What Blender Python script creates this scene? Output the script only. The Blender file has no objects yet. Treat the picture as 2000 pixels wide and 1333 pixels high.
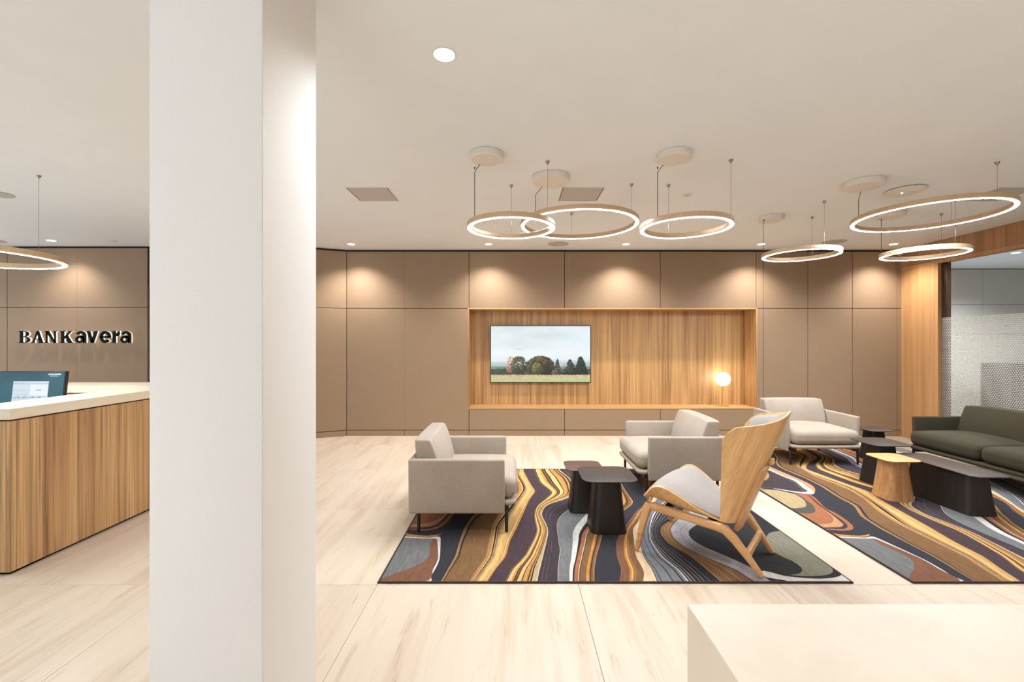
import bpy, bmesh, math, random
from mathutils import Vector, Matrix
random.seed(4)
SC = bpy.context.scene
COL = SC.collection
PI = math.pi
R = math.radians

# ------------------------------------------------------------------ camera, world, exposure
CAM_H, CEIL = 1.45, 2.87
cam = bpy.data.objects.new('camera', bpy.data.cameras.new('camera'))
COL.objects.link(cam)
cam.data.sensor_width = 36.0
cam.data.lens = 870.0 / 2000.0 * 36.0
cam.data.shift_x = -0.0015
cam.data.shift_y = 0.00075
cam.data.clip_start = 0.05
cam.location = (0, 0, CAM_H)
cam.rotation_euler = (R(90), 0, 0)
SC.camera = cam

SC.view_settings.view_transform = 'Standard'
SC.view_settings.look = 'None'
SC.view_settings.gamma = 1.0
SC.view_settings.use_curve_mapping = False
SC.view_settings.exposure = 0.53
SC.cycles.adaptive_threshold = 0.02
SC.cycles.max_bounces = 7
SC.cycles.diffuse_bounces = 4
SC.cycles.glossy_bounces = 2
SC.cycles.transmission_bounces = 3
SC.cycles.transparent_max_bounces = 8
SC.cycles.caustics_reflective = False
SC.cycles.caustics_refractive = False

world = bpy.data.worlds.new('overcast_daylight')
SC.world = world
world.use_nodes = True
world.node_tree.nodes['Background'].inputs[0].default_value = (0.74, 0.87, 1.0, 1)
world.node_tree.nodes['Background'].inputs[1].default_value = 2.7

WARM = (0.99, 0.95, 0.91)       # wall washers
SOFT = (0.92, 0.985, 1.05)      # room downlights
WALL_SPOT_W = 98.0
ROOM_SPOT_W = 66.0
RING_GLOW = 92.0

# ------------------------------------------------------------------ helpers
def lin(c):
    return tuple(((v / 255.0) / 12.92 if v <= 10 else (((v / 255.0) + .055) / 1.055) ** 2.4) for v in c) + (1,)

class MB:
    def __init__(self):
        self.v = []; self.f = []; self.m = []
    def add(self, vs, fs, mat=0):
        o = len(self.v)
        self.v += [tuple(p) for p in vs]
        for f in fs:
            self.f.append(tuple(i + o for i in f)); self.m.append(mat)
        return self
    def box(self, x0, x1, y0, y1, z0, z1, mat=0):
        vs = [(x, y, z) for z in (z0, z1) for y in (y0, y1) for x in (x0, x1)]
        return self.add(vs, [(0, 2, 3, 1), (4, 5, 7, 6), (0, 1, 5, 4), (2, 6, 7, 3), (0, 4, 6, 2), (1, 3, 7, 5)], mat)
    def bbox(self, x0, x1, y0, y1, z0, z1, b=.004, mat=0):          # box with chamfered edges
        cx, cy, cz = (x0 + x1) / 2, (y0 + y1) / 2, (z0 + z1) / 2
        return self.rbox((cx, cy, cz), (x1 - x0, y1 - y0, z1 - z0), b, n=1, m=1, mat=mat)
    def rbox(self, c, size, r, n=4, m=5, crown=0, fn=None, mat=0):
        h = [s / 2 for s in size]
        r = min(r, min(h) * .999)
        def line(hh):
            a = [-hh + r * k / n for k in range(n + 1)]
            b = [-hh + r + (2 * hh - 2 * r) * k / m for k in range(1, m)]
            return a + b + [-x for x in reversed(a)]
        L = [line(x) for x in h]
        idx = {}
        pts = []
        def vid(i, j, k):
            key = (i, j, k)
            if key not in idx:
                p = Vector((L[0][i], L[1][j], L[2][k]))
                q = Vector([max(-h[a] + r, min(h[a] - r, p[a])) for a in range(3)])
                d = p - q
                if d.length > 1e-9:
                    p = q + d.normalized() * r
                if crown:
                    p.z += crown * max(0, 1 - (p.x / h[0]) ** 2) * max(0, 1 - (p.y / h[1]) ** 2) * max(0, p.z / h[2])
                p = p + Vector(c)
                if fn: p = Vector(fn(p))
                idx[key] = len(pts); pts.append(tuple(p))
            return idx[key]
        N = [len(a) - 1 for a in L]
        fs = []
        for i in range(N[0]):
            for j in range(N[1]):
                fs.append((vid(i, j, 0), vid(i, j + 1, 0), vid(i + 1, j + 1, 0), vid(i + 1, j, 0)))
                k = N[2]; fs.append((vid(i, j, k), vid(i + 1, j, k), vid(i + 1, j + 1, k), vid(i, j + 1, k)))
        for i in range(N[0]):
            for k in range(N[2]):
                fs.append((vid(i, 0, k), vid(i + 1, 0, k), vid(i + 1, 0, k + 1), vid(i, 0, k + 1)))
                j = N[1]; fs.append((vid(i, j, k), vid(i, j, k + 1), vid(i + 1, j, k + 1), vid(i + 1, j, k)))
        for j in range(N[1]):
            for k in range(N[2]):
                fs.append((vid(0, j, k), vid(0, j, k + 1), vid(0, j + 1, k + 1), vid(0, j + 1, k)))
                i = N[0]; fs.append((vid(i, j, k), vid(i, j + 1, k), vid(i, j + 1, k + 1), vid(i, j, k + 1)))
        return self.add(pts, fs, mat)
    def prism(self, poly, z0, z1, mat=0, side=None, axis='z'):      # poly counter-clockwise
        n = len(poly)
        def P(p, t):
            if axis == 'z': return (p[0], p[1], t)
            return (p[0], t, p[1])                                  # axis y: poly in x,z
        vs = [P(p, z0) for p in poly] + [P(p, z1) for p in poly]
        s = mat if side is None else side
        self.add(vs, [tuple(range(n - 1, -1, -1))], mat); o = len(self.v) - 2 * n
        self.f.append(tuple(o + n + i for i in range(n))); self.m.append(mat)
        for i in range(n):
            j = (i + 1) % n
            self.f.append((o + i, o + j, o + n + j, o + n + i)); self.m.append(s)
        return self
    def loft(self, rings, mat=0, cap=True, close=True):
        n = len(rings[0]); vs = [p for r_ in rings for p in r_]; fs = []
        for a in range(len(rings) - 1):
            for i in range(n if close else n - 1):
                j = (i + 1) % n
                fs.append((a * n + i, a * n + j, (a + 1) * n + j, (a + 1) * n + i))
        if cap:
            fs.append(tuple(range(n - 1, -1, -1)))
            fs.append(tuple((len(rings) - 1) * n + i for i in range(n)))
        return self.add(vs, fs, mat)
    def tube(self, pts, rad, n=10, mat=0, flat=1.0, sq=2.0):
        pts = [Vector(p) for p in pts]
        if not hasattr(rad, '__len__'): rad = [rad] * len(pts)
        rings = []
        up = None
        for i, p in enumerate(pts):
            d = (pts[min(i + 1, len(pts) - 1)] - pts[max(i - 1, 0)]).normalized()
            if up is None:
                up = Vector((0, 0, 1)) if abs(d.z) < .9 else Vector((1, 0, 0))
            a = d.cross(up).normalized(); b = a.cross(d).normalized(); up = b
            sec = []
            for k in range(n):
                c_, s_ = math.cos(2 * PI * (k + .5) / n), math.sin(2 * PI * (k + .5) / n)
                g_ = rad[i] / (abs(c_) ** sq + abs(s_) ** sq) ** (1 / sq)
                sec.append(tuple(p + (a * c_ + b * flat * s_) * g_))
            rings.append(sec)
        return self.loft([list(reversed(r_)) for r_ in rings], mat)
    def lathe(self, prof, c=(0, 0), n=32, mat=0):
        rings = [[(c[0] + r_ * math.cos(2 * PI * k / n), c[1] + r_ * math.sin(2 * PI * k / n), z) for k in range(n)] for r_, z in prof]
        return self.loft(rings, mat)
    def ring(self, R0, R1, z0, z1, n=96, mat=0, rnd=.004):           # annular profile with softened corners
        rings = []
        prof = [(R0 + rnd, z0), (R1 - rnd, z0), (R1, z0 + rnd), (R1, z1 - rnd), (R1 - rnd, z1), (R0 + rnd, z1), (R0, z1 - rnd), (R0, z0 + rnd)]
        for k in range(n):
            a = 2 * PI * k / n
            rings.append([(r_ * math.cos(a), r_ * math.sin(a), z) for r_, z in prof])
        m_ = len(prof); vs = [p for q in rings for p in q]; fs = []
        for k in range(n):
            l = (k + 1) % n
            for i in range(m_):
                j = (i + 1) % m_
                fs.append((k * m_ + i, l * m_ + i, l * m_ + j, k * m_ + j))
        return self.add(vs, fs, mat)
    def sheet(self, fn, nu, nv, th, mat=0, edge=None):               # closed curved panel with thickness th along its normal
        P = [[Vector(fn(i / nu, j / nv)) for j in range(nv + 1)] for i in range(nu + 1)]
        def nrm(i, j):
            du = P[min(i + 1, nu)][j] - P[max(i - 1, 0)][j]
            dv = P[i][min(j + 1, nv)] - P[i][max(j - 1, 0)]
            n_ = du.cross(dv)
            return n_.normalized() if n_.length > 1e-9 else Vector((0, 0, 1))
        tf = th if callable(th) else (lambda u, v: th)
        A = [tuple(P[i][j]) for i in range(nu + 1) for j in range(nv + 1)]
        B = [tuple(P[i][j] + nrm(i, j) * tf(i / nu, j / nv)) for i in range(nu + 1) for j in range(nv + 1)]
        w = nv + 1; o = len(A)
        fs = []; fe = []
        for i in range(nu):
            for j in range(nv):
                a = i * w + j
                fs.append((a, a + 1, a + w + 1, a + w))
                fs.append((o + a, o + a + w, o + a + w + 1, o + a + 1))
        for i in range(nu):
            a = i * w; fe.append((a, a + w, o + a + w, o + a))
            a = i * w + nv; fe.append((a, o + a, o + a + w, a + w))
        for j in range(nv):
            a = j; fe.append((a, o + a, o + a + 1, a + 1))
            a = nu * w + j; fe.append((a, a + 1, o + a + 1, o + a))
        k = len(self.v)
        self.add(A + B, fs, mat)
        for f in fe:
            self.f.append(tuple(x + k for x in f)); self.m.append(mat if edge is None else edge)
        return self
    def mesh(self, name, mats, smooth=True, angle=38, weld=False):
        me = bpy.data.meshes.new(name)
        me.from_pydata(self.v, [], self.f)
        me.polygons.foreach_set('material_index', self.m)
        mats = mats if isinstance(mats, (list, tuple)) else [mats]
        for m_ in mats: me.materials.append(m_)
        bm = bmesh.new(); bm.from_mesh(me)
        if weld: bmesh.ops.remove_doubles(bm, verts=bm.verts, dist=1e-5)
        bmesh.ops.recalc_face_normals(bm, faces=bm.faces)
        bm.to_mesh(me); bm.free()
        if smooth:
            me.shade_smooth(); me.set_sharp_from_angle(angle=R(angle))
        me.update()
        return me
    def build(self, name, mats, parent=None, loc=None, rz=0, **kw):
        return link(name, self.mesh(name, mats, **kw), parent, loc, rz)

def link(name, me, parent=None, loc=None, rz=0):
    o = bpy.data.objects.new(name, me); COL.objects.link(o)
    if parent: o.parent = parent
    if loc: o.location = loc
    if rz: o.rotation_euler = (0, 0, rz)
    return o
def tag(o, label, cat=None, group=None, kind=None):
    if label: o['label'] = label
    if cat: o['category'] = cat
    if group: o['group'] = group
    if kind: o['kind'] = kind
    return o
def thing(name, label, cat, loc=(0, 0, 0), rz=0, group=None, kind=None):
    o = bpy.data.objects.new(name, None); COL.objects.link(o)
    o.location = loc; o.rotation_euler = (0, 0, rz); o.empty_display_size = .1
    return tag(o, label, cat, group, kind)
def copy_tree(o, parent=None):
    c = o.copy(); COL.objects.link(c); c.parent = parent
    for ch in list(o.children): copy_tree(ch, c)
    return c
def structure(o, label):
    return tag(o, label, kind='structure')

# ------------------------------------------------------------------ materials
def newmat(name):
    m = bpy.data.materials.new(name); m.use_nodes = True
    nt = m.node_tree; b = nt.nodes['Principled BSDF']
    return m, nt, b
def N(nt, t, **kw):
    n = nt.nodes.new(t)
    for k, v in kw.items(): setattr(n, k, v)
    return n
def coords(nt, scale=(1, 1, 1), kind='Object', tilt=0):
    tc = N(nt, 'ShaderNodeTexCoord'); mp = N(nt, 'ShaderNodeMapping')
    mp.inputs['Scale'].default_value = scale
    src = tc.outputs[kind]
    if tilt:
        rt = N(nt, 'ShaderNodeMapping'); rt.inputs['Rotation'].default_value = (0, tilt, 0)
        nt.links.new(src, rt.inputs['Vector']); src = rt.outputs['Vector']
    nt.links.new(src, mp.inputs['Vector'])
    return mp.outputs['Vector']
def noise(nt, vec, scale, detail=2, rough=.6, dist=0):
    n = N(nt, 'ShaderNodeTexNoise')
    n.inputs['Scale'].default_value = scale; n.inputs['Detail'].default_value = detail
    n.inputs['Roughness'].default_value = rough; n.inputs['Distortion'].default_value = dist
    nt.links.new(vec, n.inputs['Vector'])
    return n.outputs['Fac']
def ramp(nt, fac, stops, interp='LINEAR'):
    r_ = N(nt, 'ShaderNodeValToRGB'); cr = r_.color_ramp; cr.interpolation = interp
    while len(cr.elements) < len(stops): cr.elements.new(.5)
    for e, (p, c) in zip(cr.elements, stops):
        e.position = p; e.color = c if len(c) == 4 else tuple(c) + (1,)
    nt.links.new(fac, r_.inputs['Fac'])
    return r_.outputs['Color']
def mix(nt, a, b, fac, mode='MIX'):
    m = N(nt, 'ShaderNodeMix', data_type='RGBA', blend_type=mode)
    if isinstance(fac, (int, float)): m.inputs[0].default_value = fac
    else: nt.links.new(fac, m.inputs[0])
    for i, x in ((6, a), (7, b)):
        if hasattr(x, 'is_linked') or hasattr(x, 'links'): nt.links.new(x, m.inputs[i])
        else: m.inputs[i].default_value = x
    return m.outputs[2]
def bump(nt, b, height, strength, dist=.002):
    n = N(nt, 'ShaderNodeBump'); n.inputs['Strength'].default_value = strength; n.inputs['Distance'].default_value = dist
    nt.links.new(height, n.inputs['Height']); nt.links.new(n.outputs['Normal'], b.inputs['Normal'])

def plain(name, rgb, rough=.6, metal=0, var=.06, scale=30, emit=None, bumpy=0):
    m, nt, b = newmat(name)
    c = lin(rgb)
    f = noise(nt, coords(nt), scale)
    lo = tuple(max(0, x * (1 - var)) for x in c[:3]) + (1,); hi = tuple(min(1, x * (1 + var)) for x in c[:3]) + (1,)
    nt.links.new(ramp(nt, f, [(.3, lo), (.7, hi)]), b.inputs['Base Color'])
    b.inputs['Roughness'].default_value = rough; b.inputs['Metallic'].default_value = metal
    if bumpy: bump(nt, b, f, bumpy)
    if emit:
        m.cycles.emission_sampling = 'NONE'
        b.inputs['Emission Color'].default_value = lin(emit[0]); b.inputs['Emission Strength'].default_value = emit[1]
    return m
def fabric(name, rgb, var=.16, weave=700, rough=.95, relief=True, cloud=.08):
    m, nt, b = newmat(name); c = lin(rgb)
    f1 = noise(nt, coords(nt, (weave, weave, weave * .12)), 1, 2)
    f2 = noise(nt, coords(nt, (weave * .12, weave * .12, weave)), 1, 2)
    f3 = noise(nt, coords(nt), 3, 3)
    a = N(nt, 'ShaderNodeMath', operation='ADD'); nt.links.new(f1, a.inputs[0]); nt.links.new(f2, a.inputs[1])
    h = N(nt, 'ShaderNodeMath', operation='MULTIPLY'); nt.links.new(a.outputs[0], h.inputs[0]); h.inputs[1].default_value = .5
    lo = tuple(x * (1 - var) for x in c[:3]) + (1,); hi = tuple(min(1, x * (1 + var)) for x in c[:3]) + (1,)
    col = ramp(nt, h.outputs[0], [(.38, lo), (.62, hi)])
    col = mix(nt, col, ramp(nt, f3, [(.35, (1 - cloud,) * 3), (.65, (1 + cloud * .5,) * 3)]), 1.0, 'MULTIPLY')
    nt.links.new(col, b.inputs['Base Color'])
    b.inputs['Roughness'].default_value = rough
    b.inputs['Sheen Weight'].default_value = .04
    if relief: bump(nt, b, h.outputs[0], .25, .001)
    return m
def wood(name, dark, mid, light, grain='z', scale=1.0, rough=.45, contrast=1.0, stretch=.6, tilt=0):
    m, nt, b = newmat(name)
    q1, q2, q3 = .35 * stretch, 1.6 * stretch, .9 * stretch
    k = {'x': (q1, 9, 9), 'y': (9, q1, 9), 'z': (9, 9, q1)}[grain]
    kf = {'x': (q2, 90, 90), 'y': (90, q2, 90), 'z': (90, 90, q2)}[grain]
    km = {'x': (q3, 30, 30), 'y': (30, q3, 30), 'z': (30, 30, q3)}[grain]
    f = noise(nt, coords(nt, tuple(x * scale for x in k), tilt=tilt), 1, 3, .55, .9)
    g = noise(nt, coords(nt, tuple(x * scale for x in km), tilt=tilt), 1, 4, .65, .5)
    h = noise(nt, coords(nt, tuple(x * scale for x in kf), tilt=tilt), 1, 2, .6)
    col = ramp(nt, f, [(.28, lin(dark)), (.45, lin(mid)), (.6, lin(light)), (.75, lin(mid))])
    s = .16 * contrast
    col = mix(nt, col, ramp(nt, g, [(.36, (1 - 1.9 * s,) * 3), (.46, (1.0,) * 3), (.7, (1 + s * .6,) * 3)]), 1.0, 'MULTIPLY')
    col = mix(nt, col, ramp(nt, h, [(.35, (1 - s,) * 3), (.65, (1 + s * .5,) * 3)]), 1.0, 'MULTIPLY')
    nt.links.new(col, b.inputs['Base Color'])
    b.inputs['Roughness'].default_value = rough
    return m
def emitter(name, rgb, strength):
    m, nt, b = newmat(name)
    m.cycles.emission_sampling = 'FRONT' if name in ('led_diffuser', 'opal_globe') else 'NONE'
    b.inputs['Base Color'].default_value = (.9, .9, .9, 1)
    b.inputs['Emission Color'].default_value = tuple(rgb) + (1,)
    b.inputs['Emission Strength'].default_value = strength
    return m
def stone(name, base, vein, pit, tile=False, rough=.42, axis='y', amount=.8):
    m, nt, b = newmat(name)
    tc = N(nt, 'ShaderNodeTexCoord'); vec = tc.outputs['Object']
    if tile:
        oi = N(nt, 'ShaderNodeObjectInfo')
        cb = N(nt, 'ShaderNodeCombineXYZ')
        mu = N(nt, 'ShaderNodeMath', operation='MULTIPLY'); mu.inputs[1].default_value = 40
        nt.links.new(oi.outputs['Random'], mu.inputs[0])
        for i in range(3): nt.links.new(mu.outputs[0], cb.inputs[i])
        ad = N(nt, 'ShaderNodeVectorMath', operation='ADD')
        nt.links.new(vec, ad.inputs[0]); nt.links.new(cb.outputs[0], ad.inputs[1]); vec = ad.outputs[0]
    def mp(s, rot=0):
        q = N(nt, 'ShaderNodeMapping'); q.inputs['Scale'].default_value = s; q.inputs['Rotation'].default_value = (0, 0, rot)
        nt.links.new(vec, q.inputs['Vector']); return q.outputs['Vector']
    st = {'y': (1, .09, 1), 'x': (.09, 1, 1), 'z': (1, 1, .09)}[axis]
    f = noise(nt, mp(tuple(x * 7 for x in st), .08), 1, 4, .62, .5)
    g = noise(nt, mp(tuple(x * 26 for x in st), .08), 1, 3, .65, .8)
    p = noise(nt, mp(tuple(x * 60 for x in (1, .45, 1))), 1, 2, .7)
    col = ramp(nt, f, [(.3, lin(vein)), (.5, lin(base)), (.7, tuple(min(1, x * 1.05) for x in lin(base)[:3]) + (1,))])
    col = mix(nt, col, ramp(nt, g, [(.30, (.80, .74, .68)), (.40, (1, 1, 1)), (.7, (1.02, 1.02, 1.02))]), amount, 'MULTIPLY')
    col = mix(nt, col, ramp(nt, p, [(.22, lin(pit)), (.27, (1, 1, 1, 1))]), amount, 'MULTIPLY')
    if tile:
        col = mix(nt, col, ramp(nt, oi.outputs['Random'], [(0, (.94, .93, .91)), (1, (1.02, 1.02, 1.02))]), 1.0, 'MULTIPLY')
    nt.links.new(col, b.inputs['Base Color'])
    b.inputs['Roughness'].default_value = rough
    return m

M = {}
M['paint_ceiling'] = plain('ceiling_paint', (236, 240, 243), .9, var=.012, scale=4)
M['paint_column'] = plain('column_plaster', (232, 228, 224), .85, var=.02, scale=160, bumpy=.06)
M['paint_dark'] = plain('shadow_gap', (40, 34, 30), .9)
M['tile'] = stone('limestone_tile', (214, 197, 177), (200, 177, 152), (150, 120, 95), tile=True)
M['grout'] = plain('grout', (170, 148, 122), .9)
M['stone'] = stone('limestone_counter', (230, 215, 195), (225, 208, 187), (222, 204, 184), axis='z', rough=.4, amount=.1)
M['stone_y'] = stone('limestone_counter_along', (230, 214, 192), (222, 203, 179), (216, 198, 176), axis='y', rough=.35, amount=.3)
M['panel'] = fabric('taupe_wall_covering', (147, 122, 96), var=.06, weave=260, rough=.7, relief=False, cloud=.015)
M['veneer'] = wood('elm_veneer', (150, 108, 66), (180, 137, 87), (196, 154, 100), contrast=1.0)
M['veneer_desk'] = wood('elm_veneer_desk', (148, 106, 68), (182, 138, 92), (200, 160, 110), contrast=1.35)
M['veneer_wall'] = wood('oak_wall_veneer', (181, 132, 86), (189, 142, 94), (196, 150, 101), contrast=.5)
M['veneer_wall_y'] = wood('oak_header_veneer', (150, 110, 78), (170, 126, 90), (182, 138, 100), grain='z', contrast=.55)
M['veneer_x'] = wood('elm_veneer_shelf', (182, 136, 86), (198, 154, 102), (208, 164, 112), grain='x', contrast=.5)
M['oak'] = wood('oak_chair', (212, 163, 108), (218, 172, 116), (226, 182, 126), grain='z', scale=2.0, contrast=.55, stretch=.3, tilt=R(20))
M['oak_frame'] = wood('oak_chair_frame', (190, 138, 88), (206, 156, 104), (214, 166, 114), grain='x', scale=2.0, contrast=.3, stretch=.25)
M['oak_edge'] = plain('plywood_edge', (226, 178, 118), .5, var=.12, scale=120)
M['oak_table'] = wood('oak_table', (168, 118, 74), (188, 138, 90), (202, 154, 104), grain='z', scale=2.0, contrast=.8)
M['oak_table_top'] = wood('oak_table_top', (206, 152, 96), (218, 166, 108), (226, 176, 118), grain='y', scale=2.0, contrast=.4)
M['wenge'] = wood('dark_stained_oak', (20, 15, 13), (28, 21, 18), (37, 28, 23), grain='z', scale=2.0, rough=.5, contrast=.7)  # stained dark, and darkened further for the shadow on the table sides
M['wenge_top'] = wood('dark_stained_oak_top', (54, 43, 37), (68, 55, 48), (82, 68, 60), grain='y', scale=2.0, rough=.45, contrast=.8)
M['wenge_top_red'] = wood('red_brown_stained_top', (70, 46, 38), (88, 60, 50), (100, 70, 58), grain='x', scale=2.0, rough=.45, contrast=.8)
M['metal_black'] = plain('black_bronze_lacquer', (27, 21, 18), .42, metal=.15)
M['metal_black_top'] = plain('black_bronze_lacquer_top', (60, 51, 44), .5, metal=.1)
M['leg_black'] = plain('black_powder_coat', (20, 18, 17), .5)
M['fab_grey'] = fabric('stone_grey_wool', (168, 154, 138))
M['fab_olive'] = fabric('olive_green_wool', (56, 49, 29), var=.12)
M['fab_pad'] = fabric('cool_grey_felt', (160, 151, 144), var=.1)
M['bronze'] = plain('brushed_bronze', (206, 176, 140), .45, metal=.3, var=.08, scale=60)
M['steel'] = plain('brushed_steel', (150, 145, 138), .3, metal=.9)
M['cable'] = plain('dark_cable', (60, 54, 48), .6)
M['white_plastic'] = plain('white_lacquer', (226, 219, 208), .55, var=.02)
M['grille'] = plain('grey_mesh_grille', (192, 186, 180), .8, var=.1, scale=400)
M['led'] = emitter('led_diffuser', (.92, .985, 1.05), RING_GLOW)
M['lamp_glass'] = emitter('downlight_glass', (1.0, .94, .86), 20.0)
M['globe'] = emitter('opal_globe', (1.0, .94, .84), 6.0)
M['brass'] = plain('brushed_brass', (190, 140, 66), .35, metal=.8)
M['screen_black'] = plain('black_bezel', (16, 15, 15), .4)

def spot(name, loc, watts, size=120, blend=.5, col=WARM, radius=.03, parent=None, aim=None):
    l = bpy.data.lights.new(name, 'SPOT'); l.energy = watts; l.spot_size = R(size); l.spot_blend = blend
    l.color = col; l.shadow_soft_size = radius
    o = bpy.data.objects.new(name, l); COL.objects.link(o); o.location = loc
    if aim: o.rotation_euler = (Vector(aim) - Vector(loc)).to_track_quat('-Z', 'Y').to_euler()
    if parent: o.parent = parent
    return o

# ------------------------------------------------------------------ the setting
WALL_Y, REC_Y, RIGHT_X, LEFT_X, FRONT_Y = 6.86, 6.60, 5.97, -9.0, -3.0
NICHE = (-.686, 3.737, .433, 1.955, 7.22)        # x0 x1 z0 z1 depth plane

fl = MB().box(LEFT_X - .1, 10.6, FRONT_Y - .1, 8.75, -.12, -.004).build('floor', M['grout'])
structure(fl, 'pale limestone tile floor across the bank lobby')
TX0, TW, TY0, TD = -.8126, 1.2, 2.656, 1.205
tile_me = MB().bbox(-TW / 2 + .0012, TW / 2 - .0012, -TD / 2 + .0012, TD / 2 - .0012, -.02, 0, b=.0012).mesh('tile', M['tile'], smooth=False)
for j in range(-3, 3):
    for i in range(-7, 5):
        link('tile', tile_me, fl, (TX0 + TW * (i + .5), TY0 + TD * (j + .5), 0))
edge_me = MB().bbox(-TW / 2 + .0012, TW / 2 - .0012, -.3, .3, -.02, 0, b=.0012).mesh('tile', M['tile'], smooth=False)
for i in range(-7, 5):
    link('tile', edge_me, fl, (TX0 + TW * (i + .5), TY0 + TD * 3 + .3, 0))

structure(MB().box(LEFT_X - .1, 10.6, FRONT_Y - .1, 8.75, CEIL, CEIL + .12).build('ceiling', M['paint_ceiling']),
          'smooth off-white plaster ceiling of the lobby')

def panel(parent, x0, x1, z0, z1, yf, th=.028, gap=.004, name='panel', mat='panel'):
    g0 = .0007 if x0 in (-1.68, -6.471) else gap
    g1 = .0007 if x1 in (-1.68, -6.471) else gap
    return MB().bbox(x0 + g0, x1 - g1, yf, yf + th, z0 + gap, z1 - gap, b=.0015).build(name, M[mat], parent, smooth=False)

MID, TOP, BASE = 1.965, CEIL - .028, .087
wb = MB()
x0, x1, z0, z1, nd = NICHE
wb.box(-2.60, x0 - .02, WALL_Y + .03, WALL_Y + .1, 0, CEIL).box(x1 + .02, 6.02, WALL_Y + .03, WALL_Y + .1, 0, CEIL)
wb.box(x0 - .02, x1 + .02, WALL_Y + .03, WALL_Y + .1, 0, z0 - .03).box(x0 - .02, x1 + .02, WALL_Y + .03, WALL_Y + .1, z1 + .02, CEIL)
wb = wb.build('wall_back', M['paint_dark'], smooth=False)
structure(wb, 'taupe panelled back wall with a wood-lined display niche')
cols = [-2.571, -1.68, -.686, .785, 2.263, 3.737, 3.848, 4.534, 5.220, 5.906, 6.0]
for a, b in zip(cols[:-1], cols[1:]):
    panel(wb, a, b, MID, TOP, WALL_Y, gap=.004)
    if x0 - .01 < a < x1 - .01:
        panel(wb, a, b, BASE, z0 - .022, WALL_Y)
    else:
        panel(wb, a, b, BASE, MID, WALL_Y)
    MB().bbox(a + .003, b - .003, WALL_Y + .001, WALL_Y + .03, 0, BASE - .004, b=.001).build('baseboard_panel', M['panel'], wb, smooth=False)
MB().box(x0, x1, nd, nd + .02, z0, z1).build('niche_back_panel', M['veneer'], wb, smooth=False)
MB().box(x0 - .018, x1 + .018, WALL_Y - .001, nd + .02, z0 - .02, z0).build('niche_shelf', M['veneer_x'], wb, smooth=False)
MB().box(x0 - .018, x1 + .018, WALL_Y - .001, nd + .02, z1, z1 + .015).build('niche_top_panel', M['veneer_x'], wb, smooth=False)
MB().box(x0 - .018, x0, WALL_Y - .001, nd, z0, z1).build('niche_side_panel', M['veneer'], wb, smooth=False)
MB().box(x1, x1 + .018, WALL_Y - .001, nd, z0, z1).build('niche_side_panel', M['veneer'], wb, smooth=False)

# short angled wall that joins the back wall to the reception wall
ca = math.atan2(-.3856, -.9227)
wc = MB().box(0, .674, .03, .08, 0, CEIL).build('wall_corner', M['paint_dark'], None, (-3.193, REC_Y, 0), ca + PI, smooth=False)
structure(wc, 'short angled taupe panel wall beside the white column')
for (za, zb, nm) in ((MID, TOP, 'panel'), (BASE, MID, 'panel'), (0, BASE - .004, 'baseboard_panel')):
    MB().bbox(.003, .671, 0, .028, za + .003, zb - .003, b=.0015).build(nm, M['panel'], wc, smooth=False)

# reception wall
wr = MB()
wr.box(LEFT_X, -5.44, REC_Y + .03, REC_Y + .1, 0, CEIL).box(-4.44, -3.15, REC_Y + .03, REC_Y + .1, 0, CEIL)
wr.box(-5.44, -4.44, REC_Y + .03, REC_Y + .1, 2.26, CEIL).box(-5.5, -4.38, REC_Y + .16, REC_Y + .2, 0, 2.3)
wr = wr.build('wall_back_left', M['paint_dark'], smooth=False)
structure(wr, 'taupe panelled wall behind the reception desk')
for a, b in ((-9.0, -8.55), (-8.55, -7.503), (-7.503, -6.471), (-6.471, -5.424)):
    panel(wr, a, b, 1.958, TOP, REC_Y); panel(wr, a, b, BASE, 1.958, REC_Y); panel(wr, a, b, 0, BASE, REC_Y, name='baseboard_panel')
panel(wr, -5.40, -4.46, 2.257, TOP, REC_Y)
panel(wr, -4.44, -3.193, 1.958, TOP, REC_Y); panel(wr, -4.44, -3.193, BASE, 1.958, REC_Y); panel(wr, -4.44, -3.193, 0, BASE, REC_Y, name='baseboard_panel')
d1 = MB().bbox(-5.38, -4.48, REC_Y + .07, REC_Y + .11, .005, 2.24, b=.002).build('door_1', M['panel'], smooth=False)
structure(d1, 'flush taupe door recessed in the reception wall')
MB().tube([(-4.56, REC_Y + .075, 1.05), (-4.56, REC_Y + .03, 1.05), (-4.68, REC_Y + .03, 1.05)], .009).build('door_handle', M['steel'], d1)

# wall with the glazed partition on the right
wrt = MB().box(RIGHT_X + .03, RIGHT_X + .1, 6.27, 8.7, 0, CEIL).box(RIGHT_X + .02, RIGHT_X + .1, FRONT_Y, 8.7, 2.62, CEIL).box(RIGHT_X, RIGHT_X + .1, FRONT_Y, 2.2, 0, 2.6)
wrt = wrt.build('wall_right', M['paint_ceiling'], smooth=False)
structure(wrt, 'oak-clad wall framing the glazed meeting room')
MB().bbox(RIGHT_X, RIGHT_X + .03, 6.318, WALL_Y, 0, 2.598, b=.001).build('panel', M['veneer_wall'], wrt, smooth=False)
yy = [WALL_Y, 5.4, 3.9, 2.2]
for a, b in zip(yy[1:], yy[:-1]):
    MB().bbox(RIGHT_X, RIGHT_X + .02, a + .001, b - .001, 2.606, CEIL - .004, b=.001).build('panel', M['veneer_wall_y'], wrt, smooth=False)
w1 = MB().bbox(RIGHT_X - .004, RIGHT_X + .11, 6.262, 6.312, 0, 2.60, b=.002).bbox(RIGHT_X - .004, RIGHT_X + .11, 2.2, 6.26, 2.555, 2.60, b=.002)
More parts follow.
